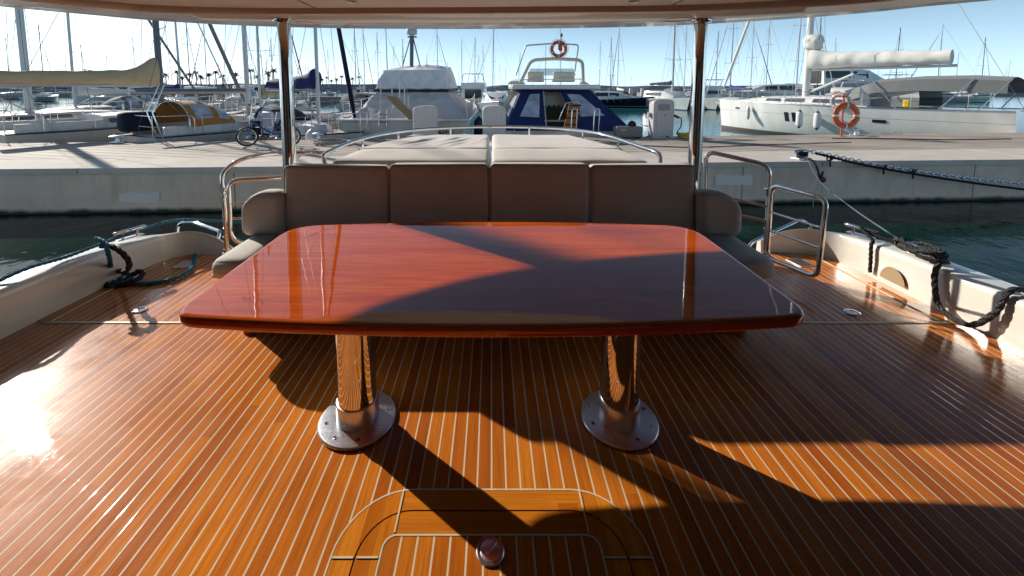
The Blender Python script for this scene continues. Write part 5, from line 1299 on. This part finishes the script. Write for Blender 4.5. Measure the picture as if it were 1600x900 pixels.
# ================================================================== middle distance
def cruiser(label, loc, heading, L, B, hmat, fly=True, canvas=None, tone=WHITE, scale=1.0, cat='motor boat', group=None, name='motor_boat', dark_band=True, fenders=0):
    o = thing(name, label, cat, loc, heading, group)
    fs, fb = .11 * L, .16 * L
    f = hull(o, L, B, fs, fb, hmat, DECKW, rake=.09 * L, transom=.9, flare=.78, n=16)
    w = B * .40; z = fs + .03; h_ = .115 * L
    cabin_loft(o, 'cabin', [(L * .24, w, w * .86, z, z + h_), (L * .45, w, w * .84, z, z + h_), (L * .60, w * .86, w * .62, z + .04, z + h_ * .92), (L * .74, w * .6, w * .35, z + .1, z + h_ * .38), (L * .84, w * .3, w * .2, z + .2, z + .24)], tone, [(0, .06, .94, .42, .86), (1, .05, .9, .42, .86)] if dark_band else [(0, .1, .4, .45, .8), (0, .55, .9, .45, .8)], GLASS)
    b = MB(); a = (L * .605, w * .60, z + h_ * .84); c = (L * .70, w * .42, z + h_ * .50)
    b.grid([[(a[0] + .03, a[1] * k, a[2] + .02) for k in (-1, -.33, .33, 1)], [(c[0] + .03, c[1] * k, c[2] + .05) for k in (-1, -.33, .33, 1)]]); b.build('windscreen', GLASS, o, local=True)
    b = MB(); b.box((L * .235, 0, z + h_ * .5), (.03, w * 1.3, h_ * .8)); b.build('aft_door', GLASS, o, local=True)
    if fly:
        cabin_loft(o, 'flybridge', [(L * .22, w * .92, w * .95, z + h_, z + h_ * 1.5), (L * .44, w * .9, w * .88, z + h_, z + h_ * 1.55), (L * .52, w * .6, w * .45, z + h_, z + h_ * 1.2)], tone)
        b = MB(); b.tube(bend([(L * .26, w * .9, z + h_ * 1.4), (L * .22, w * .8, z + h_ * 2.3), (L * .22, -w * .8, z + h_ * 2.3), (L * .26, -w * .9, z + h_ * 1.4)], .3), .045, 8); b.build('radar_arch', tone, o, local=True, smooth=60)
        if canvas:
            b = MB(); b.grid([[(x, w * .85 * k, z + h_ * 2.35 - .12 * k * k) for k in (-1, -.5, 0, .5, 1)] for x in (L * .18, L * .3, L * .45)]); b.build('bimini', canvas, o, local=True, smooth=60)
            for sg in (-1, 1): tb(o, 'bimini_strut', [(L * .42, sg * w * .85, z + h_ * 2.2), (L * .36, sg * w * .85, z + h_ * 1.4)], .025, STEEL, 6)
    elif canvas:
        b = MB(); b.grid([[(x, w * 1.05 * k, zz - .25 * k * k) for k in (-1, -.6, 0, .6, 1)] for x, zz in ((L * .04, fs + .25), (L * .10, z + h_ * 1.02), (L * .24, z + h_ * 1.1), (L * .27, z + h_))]); b.build('cockpit_canvas', canvas, o, local=True, smooth=60)
    guard(o, f, .45, .96, .055 * L, 5, r=.016); tb(o, 'aerial', [(L * .3, 0, z + h_ * 1.2), (L * .27, 0, z + h_ * 2.7)], .014, MAST_W, 5)
    for k in range(fenders):
        x, ww, zz = f(.35 + .09 * k)
        fender(o, (x, -ww - .1, zz * .8), .5, .13, BLACK, BLACK, cord=.2)
    return o
Wz = lambda u, D: Vector(((u - 768) * D / FOC, D, ZW))
cruiser('white motor boat left of the tarpaulin wrapped yacht, stern to us', Wz(545, 38), R(75), 8.5, 3.0, HW3, False, GREY_CV)
cruiser('white flybridge motor boat left of the gap between the two stern moored boats', Wz(733, 43), R(83), 10.5, 3.5, HW2, True, None)
cruiser('white motor boat with brown windscreen right of the other one in the gap', Wz(771, 40), R(-88), 9.0, 3.1, HGREY, False, None)
cruiser('dark navy hulled motor yacht with black fenders beyond the navy canvas boat', Wz(905, 54), R(-22), 8.6, 3.0, HNAVY, False, None, fenders=5)
cruiser('white flybridge motor boat in the third row seen broadside, left of the bicycle', Wz(345, 44), R(160), 9.0, 3.0, HW, True, None)
cruiser('white motor boat with navy bimini among the far boats at the left', Wz(285, 52), R(200), 10.0, 3.3, HW3, True, NAVY)
cruiser('white motor boat just right of the left canopy post', Wz(470, 60), R(170), 10.0, 3.3, HW2, True, None)
cruiser('white motor boat with pale canvas far behind the small sailing boat', Wz(430, 70), R(-10), 9.0, 3.0, HW, False, TARP)
cruiser('white flybridge boat far off right of the grey pedestal', Wz(1150, 58), R(165), 9.5, 3.2, HW3, True, NAVY)
cruiser('blue covered motor boat far off behind the mast of the white yacht', Wz(1260, 62), R(185), 13.0, 3.9, HW2, False, paint('bright_blue_tarp', (.02, .10, .40), .6, .1), name='motor_boat')
cruiser('large white motor yacht far off behind the white boom cover', Wz(1220, 82), R(2), 27.0, 6.0, HW3, True, None, cat='motor yacht')
cruiser('white motor yacht far off at the edge behind the grey bimini', Wz(1440, 66), R(172), 12.0, 3.8, HW, True, NAVY, cat='motor yacht')
cruiser('orange trimmed workboat far off right of the right canopy post', Wz(1185, 50), R(20), 6.0, 2.2, HW3, False, ORANGE_CV)
def mid_sailboat(label, u, D, hd, L, cover, hm, zt, furl=None, seed=1, hood=None):
    return near_sailboat(label, Wz(u, D), hd, L, L * .31, .1 * L, .13 * L, L * .56, zt, .225 * L, L * .36, cover, ALU, .075, hm, r0=.22, r1=.13, seed=seed, furl=furl, hood=hood, hump=.3)
mid_sailboat('white sailing boat with royal blue boom cover second row behind the beige cover', 150, 27, R(70), 9.5, paint('royal_blue_cover', (.02, .05, .22), .7, .2, 5), HW3, 12.5, SAIL, 31)
mid_sailboat('white sailing boat with white boom cover second row behind the sprayhood boat', 262, 29, R(250), 9.0, SAIL, HW, 12, None, 32, GREY_CV)
mid_sailboat('white sailing boat with dark cover second row behind the bicycle', 372, 31, R(85), 9.8, NAVY_DK, HW2, 13, NAVY, 33)
mid_sailboat('pale hulled sailing boat with beige cover second row left of the tarpaulin yacht', 478, 30, R(262), 8.5, BEIGE, HGREY, 11.5, None, 34)
mid_sailboat('white sailing boat with royal blue cover behind the bow of the big white yacht', 1196, 40, R(95), 9.5, bpy.data.materials['royal_blue_cover'], HW, 12.5, SAIL, 35)
mid_sailboat('dark hulled sailing boat with grey cover behind the mast of the big white yacht', 1292, 42, R(80), 10.5, GREY_CV, HNAVY, 13.5, None, 36)
cruiser('small white cruiser with blue bimini behind the coachroof of the big white yacht', Wz(1350, 44), R(200), 8.5, 3.0, HW3, True, NAVY)
cruiser('small white cruiser far left with grey canvas behind the second row', Wz(205, 47), R(30), 8.0, 2.9, HW, False, GREY_CV)
cruiser('white flybridge cruiser in the third row, bow towards us, left of the left canopy post', Wz(395, 50), R(-70), 9.5, 3.2, HW2, True, None)
# catamaran
oX = thing('catamaran', 'white sailing catamaran with dark boom cover beyond the grey pedestal', 'catamaran', Wz(1047, 50) + Vector((0, 0, 0)), R(-75))
for sg in (-1, 1):
    hr = bpy.data.objects.new('twin_hull', None); COL.objects.link(hr); hr.parent = oX; hr.location = (-4.5, sg * 1.9, 0); WM[hr] = WM[oX] @ Matrix.Translation((-4.5, sg * 1.9, 0))
    hull(hr, 9.5, 1.35, 1.15, 1.35, hull_mat('hull_cat_green_shade', (.60, .66, .64), (.5, .55, .53), .5, .52), DECKW, rail=False, n=14)
cabin_loft(oX, 'bridge_deck', [(-3.9, 2.3, 2.2, .75, 1.2), (1.8, 2.2, 2.0, .75, 1.2)], WHITE)
cabin_loft(oX, 'saloon', [(-3.0, 1.7, 1.5, 1.2, 2.05), (.6, 1.6, 1.35, 1.2, 2.05), (1.7, 1.1, .8, 1.2, 1.5)], WHITE, [(0, .1, .9, .35, .8)], GLASS_B)
rig(oX, .3, 2.0, 13.5, 4.6, 1.5, 1.2, 3.8, .10, MAST_W, 2, None, wr=.01)
sail_on_boom(oX, .3, 2.75, 4.4, .22, .14, NAVY_DK, ALU, 0, 3)

# far pontoons
for (ua, va_, ub, vb_, lb, D) in ((150, 0, 560, 0, 'l', 62), (700, 0, 900, 0, 'm', 66), (975, 0, 1240, 0, 'r', 64), (-60, 0, 330, 0, 'l2', 108), (560, 0, 1000, 0, 'm2', 125), (1000, 0, 1700, 0, 'r2', 118)):
    A, Bq = Wz(ua, D), Wz(ub, D * 1.03); b = MB(); b.prism([(A.x, A.y), (Bq.x, Bq.y), (Bq.x, Bq.y + 3), (A.x, A.y + 3)], ZW - .3, .15)
    tag(b.build('far_pontoon_path', concrete('far_pontoon_concrete', (.34, .32, .30), .3) if lb == 'l' else bpy.data.materials['far_pontoon_concrete']), kind='structure')
# pedestals on the far pontoon
for u in (985, 1003, 1207):
    p = Wz(u, 64.5); p.z = .15; b = MB(); b.cushion(p + Vector((0, 0, .65)), (.5, .4, 1.3), .1, (2, 2, 2)); tag(b.build('far_pedestal', PED, smooth=40), 'small pale pedestal on the far concrete pontoon', 'pedestal', 'pedestals on the far pontoon')

# ---- sailing boats in the far rows: five kinds, then copies
def far_sailboat(i, L, B, zt, cover, hmat, furl):
    o = thing('far_sailing_boat', 'slender masted sailing boat moored in the far rows', 'sailboat', (0, 0, ZW), 0, 'sailing boats moored in the far rows')
    f = hull(o, L, B, .095 * L, .125 * L, hmat, DECKW, n=12, rail=False)
    cabin_loft(o, 'coachroof', [(L * .3, B * .3, B * .26, .095 * L, .14 * L), (L * .55, B * .28, B * .24, .1 * L, .142 * L), (L * .75, B * .15, B * .1, .11 * L, .12 * L)], WHITE, [(0, .1, .9, .3, .8)], GLASS_B)
    rig(o, L * .58, .12 * L, zt, L, .13 * L, .1 * L, B, .075, (ALU, ALU_DK, ALU)[i % 3], 1 + i % 2, furl, .06, wr=.012)
    sail_on_boom(o, L * .58, .21 * L, L * .36, .20, .11, cover, ALU, 0, i)
    if i % 2 == 0: sprayhood(o, L * .29, B * .62, .12 * L, .075 * L, .13 * L, (NAVY, BEIGE, GREY_CV)[i % 3])
    return o
protos = [far_sailboat(0, 10.5, 3.3, 14, NAVY, HW, None), far_sailboat(1, 9.5, 3.0, 14, BEIGE, HW3, SAIL), far_sailboat(2, 11, 3.4, 14, SAIL, HW2, NAVY), far_sailboat(3, 10, 3.2, 14, NAVY_DK, HNAVY, None), far_sailboat(4, 10, 3.2, 14, GREY_CV, HGREY, SAIL)]
used = [False] * 5
LIST = [(285, 72, 110), (299, 30, 62), (325, 34, 58), (345, 95, 140), (355, 100, 150), (362, 105, 170), (387, 40, 72), (395, 100, 150), (405, 95, 140), (412, 85, 130), (420, 80, 130), (428, 60, 98), (456, 50, 84), (470, 92, 150), (480, 100, 170), (515, 78, 115), (557, 45, 66), (571, 45, 78), (592, 52, 90), (607, 45, 82), (617, 72, 120), (631, 62, 110), (685, 44, 70), (668, 85, 130), (700, 97, 150), (722, 62, 90), (742, 60, 96), (748, 88, 140), (755, 72, 122), (770, 46, 76), (781, 100, 150), (790, 105, 172), (812, 82, 120), (875, 45, 64), (852, 72, 110), (936, 66, 92), (953, 60, 86), (964, 42, 66), (985, 117, 170), (1051, 42, 72), (1068, 40, 76), (1117, 50, 82), (1171, 32, 66), (1195, 32, 70), (1275, 30, 56), (1300, 60, 96), (1396, 45, 78), (18, 60, 90), (46, 90, 140), (72, 40, 74), (108, 85, 130), (134, 70, 108), (1462, 40, 74), (1490, 82, 120), (1530, 60, 92), (1570, 95, 140), (172, 80, 120), (200, 95, 150), (215, 60, 100), (266, 90, 150)]
rnd = random.Random(3)
for k in range(34): LIST.append((rnd.choice((rnd.uniform(160, 830), rnd.uniform(20, 700), rnd.uniform(1100, 1580))), rnd.uniform(100, 122), rnd.uniform(160, 250)))
for i, (u, yt, D) in enumerate(LIST):
    k = i % 5
    zt = CAM_H + (137 - yt) * D / FOC - ZW; sc = zt / 14
    if not used[k]: o = protos[k]; used[k] = True
    else: o = dup(protos[k])
    ang = R(rnd.choice((90, -90, 80, 100, -80, 60, 120, 165, 15)) + rnd.uniform(-8, 8))
    mx = {0: 10.5, 1: 9.5, 2: 11, 3: 10, 4: 10}[k] * .58 * sc
    base = Wz(u, D); o.location = base - Vector((math.cos(ang) * mx, math.sin(ang) * mx, 0)); o.rotation_euler = (0, R(rnd.uniform(-.6, .6)), ang); o.scale = (sc, sc, sc)
    if D > 100: o['label'] = 'tiny sailing boat with slender mast in the farthest mooring rows'; o['group'] = 'tiny sailing boats in the farthest rows'

# ---- breakwater, low land and palms
b = MB(); rows = []
for i in range(160):
    x = -520 + i * 6.6; h0 = 2.6 + 1.2 * noise.noise((x * .05, 0, 0)) + (1.2 if x < -60 else 0)
    rows.append([(x, 268, ZW - .2), (x, 271 + noise.noise((x, 1, 0)), .8 + .5 * noise.noise((x * .3, 2, 0))), (x, 274, h0), (x, 280, h0 + .2), (x, 290, ZW)])
b.grid(rows); tag(b.build('breakwater_wall', concrete('breakwater_rock', (.34, .35, .37), .4)), kind='structure')
PT = paint('palm_trunk_bark', (.10, .075, .05), .9, .25, 3); PL = paint('palm_fronds_green', (.030, .042, .018), .7, .35, .8)
def palm(h_, seed):
    r = random.Random(seed); o = thing('palm_tree', 'small palm tree standing in the row on the far breakwater', 'palm tree', (0, 0, 2.6), 0, 'palm trees on the far breakwater')
    tb(o, 'trunk', [(0, 0, -.5), (.1, 0, h_ * .5), (.05, 0, h_)], .28, PT, 8, r1=.2)
    b = MB()
    for k in range(30):
        a = r.uniform(0, 2 * math.pi); el = r.uniform(-.5, 1.2); ln = r.uniform(1.6, 2.5); prev = None
        for j in range(5):
            t = j / 4; rad = ln * t * math.cos(el * (1 - .3 * t)); z = h_ + ln * t * math.sin(el) - 1.1 * t * t; w = .34 * (1 - t) + .05
            p = Vector((rad * math.cos(a), rad * math.sin(a), z)); sd = Vector((-math.sin(a), math.cos(a), 0)) * w
            cur = (p - sd - Vector((0, 0, w * .6)), p, p + sd - Vector((0, 0, w * .6)))
            if prev:
                b.quad(prev[0], prev[1], cur[1], cur[0]); b.quad(prev[1], prev[2], cur[2], cur[1])
            prev = cur
    b.build('crown', PL, o, local=True); return o
pp_ = [palm(5.0, 1), palm(6.2, 2), palm(4.2, 3)]; usedp = [False] * 3
for i, u in enumerate([262, 280, 287, 299, 309, 316, 329, 340, 350, 371, 394, 405, 421, 430, 449, 505, 512, 519, 527, 535, 544, 552, 562, 180, 196, 140, 118, 92, 60, 30]):
    k = i % 3
    if not usedp[k]: o = pp_[k]; usedp[k] = True
    else: o = dup(pp_[k])
    D = 272 + rnd.uniform(0, 6); far = 470 < u < 570; sc = (.95 if far else 1.55) * rnd.uniform(.85, 1.1)
    o.location = ((u - 768) * D / FOC, D, 2.5); o.rotation_euler = (0, 0, rnd.uniform(0, 6)); o.scale = (sc, sc, sc)
# ================================================================== light, sky, camera
EL = R(24.7); AZ = math.atan2(-.791, .612)          # towards the sun: -x, +y
w = bpy.data.worlds.new('World'); SC.world = w; w.use_nodes = True
nt = w.node_tree; bg = nt.nodes['Background']
sky = nt.nodes.new('ShaderNodeTexSky'); sky.sky_type = 'NISHITA'; sky.sun_disc = False
sky.sun_elevation = EL; sky.sun_rotation = AZ; sky.altitude = 0; sky.air_density = 1.0; sky.dust_density = DUST; sky.ozone_density = 2.0
tint = nt.nodes.new('ShaderNodeMix'); tint.data_type = 'RGBA'; tint.blend_type = 'MULTIPLY'; tint.inputs[0].default_value = 1; tint.inputs[7].default_value = TINT
nt.links.new(sky.outputs[0], tint.inputs[6])
# pale sea haze lying low over the horizon
tcw = nt.nodes.new('ShaderNodeTexCoord'); sp = nt.nodes.new('ShaderNodeSeparateXYZ'); nt.links.new(tcw.outputs['Generated'], sp.inputs[0])
el_ = math_node(nt, 'MAXIMUM', sp.outputs[2], 0.0); hz = math_node(nt, 'EXPONENT', math_node(nt, 'MULTIPLY', el_, -HAZE_K))
add = nt.nodes.new('ShaderNodeMix'); add.data_type = 'RGBA'; add.blend_type = 'ADD'; nt.links.new(hz, add.inputs[0]); nt.links.new(tint.outputs[2], add.inputs[6]); add.inputs[7].default_value = HAZE
# bright aureole round the sun
dt = nt.nodes.new('ShaderNodeVectorMath'); dt.operation = 'DOT_PRODUCT'; nt.links.new(tcw.outputs['Generated'], dt.inputs[0]); dt.inputs[1].default_value = (math.cos(EL) * math.sin(AZ), math.cos(EL) * math.cos(AZ), math.sin(EL))
au = math_node(nt, 'EXPONENT', math_node(nt, 'MULTIPLY', math_node(nt, 'SUBTRACT', 1.0, dt.outputs['Value']), -15.0))
ad2 = nt.nodes.new('ShaderNodeMix'); ad2.data_type = 'RGBA'; ad2.blend_type = 'ADD'; nt.links.new(au, ad2.inputs[0]); nt.links.new(add.outputs[2], ad2.inputs[6]); ad2.inputs[7].default_value = AUREOLE
nt.links.new(ad2.outputs[2], bg.inputs[0]); bg.inputs[1].default_value = SKY
ld = bpy.data.lights.new('sun', 'SUN'); ld.energy = SUN; ld.angle = R(.53); ld.color = (1, .93, .82)
so = bpy.data.objects.new('sun', ld); COL.objects.link(so)
sd = Vector((math.cos(EL) * math.sin(AZ), math.cos(EL) * math.cos(AZ), math.sin(EL)))
so.rotation_euler = sd.to_track_quat('Z', 'Y').to_euler(); so.location = (-6, 4, 8)
cd = bpy.data.cameras.new('camera'); cam = bpy.data.objects.new('camera', cd); COL.objects.link(cam)
cd.sensor_width = 36; cd.sensor_fit = 'HORIZONTAL'; cd.lens = FOC / 1600 * 36; cd.clip_start = .05; cd.clip_end = 6000
cd.shift_x = (800 - PU) / 1600; cd.shift_y = -(450 - PV) / 1600
cam.location = (0, 0, CAM_H); cam.rotation_euler = (R(90) - PITCH, 0, 0)
SC.camera = cam
SC.render.engine = 'CYCLES'; SC.view_settings.view_transform = 'Standard'; SC.view_settings.look = 'None'; SC.view_settings.exposure = 0; SC.view_settings.gamma = 1
SC.cycles.use_denoising = True; SC.cycles.max_bounces = 8; SC.cycles.diffuse_bounces = 1; SC.cycles.glossy_bounces = 5; SC.cycles.sample_clamp_indirect = 8
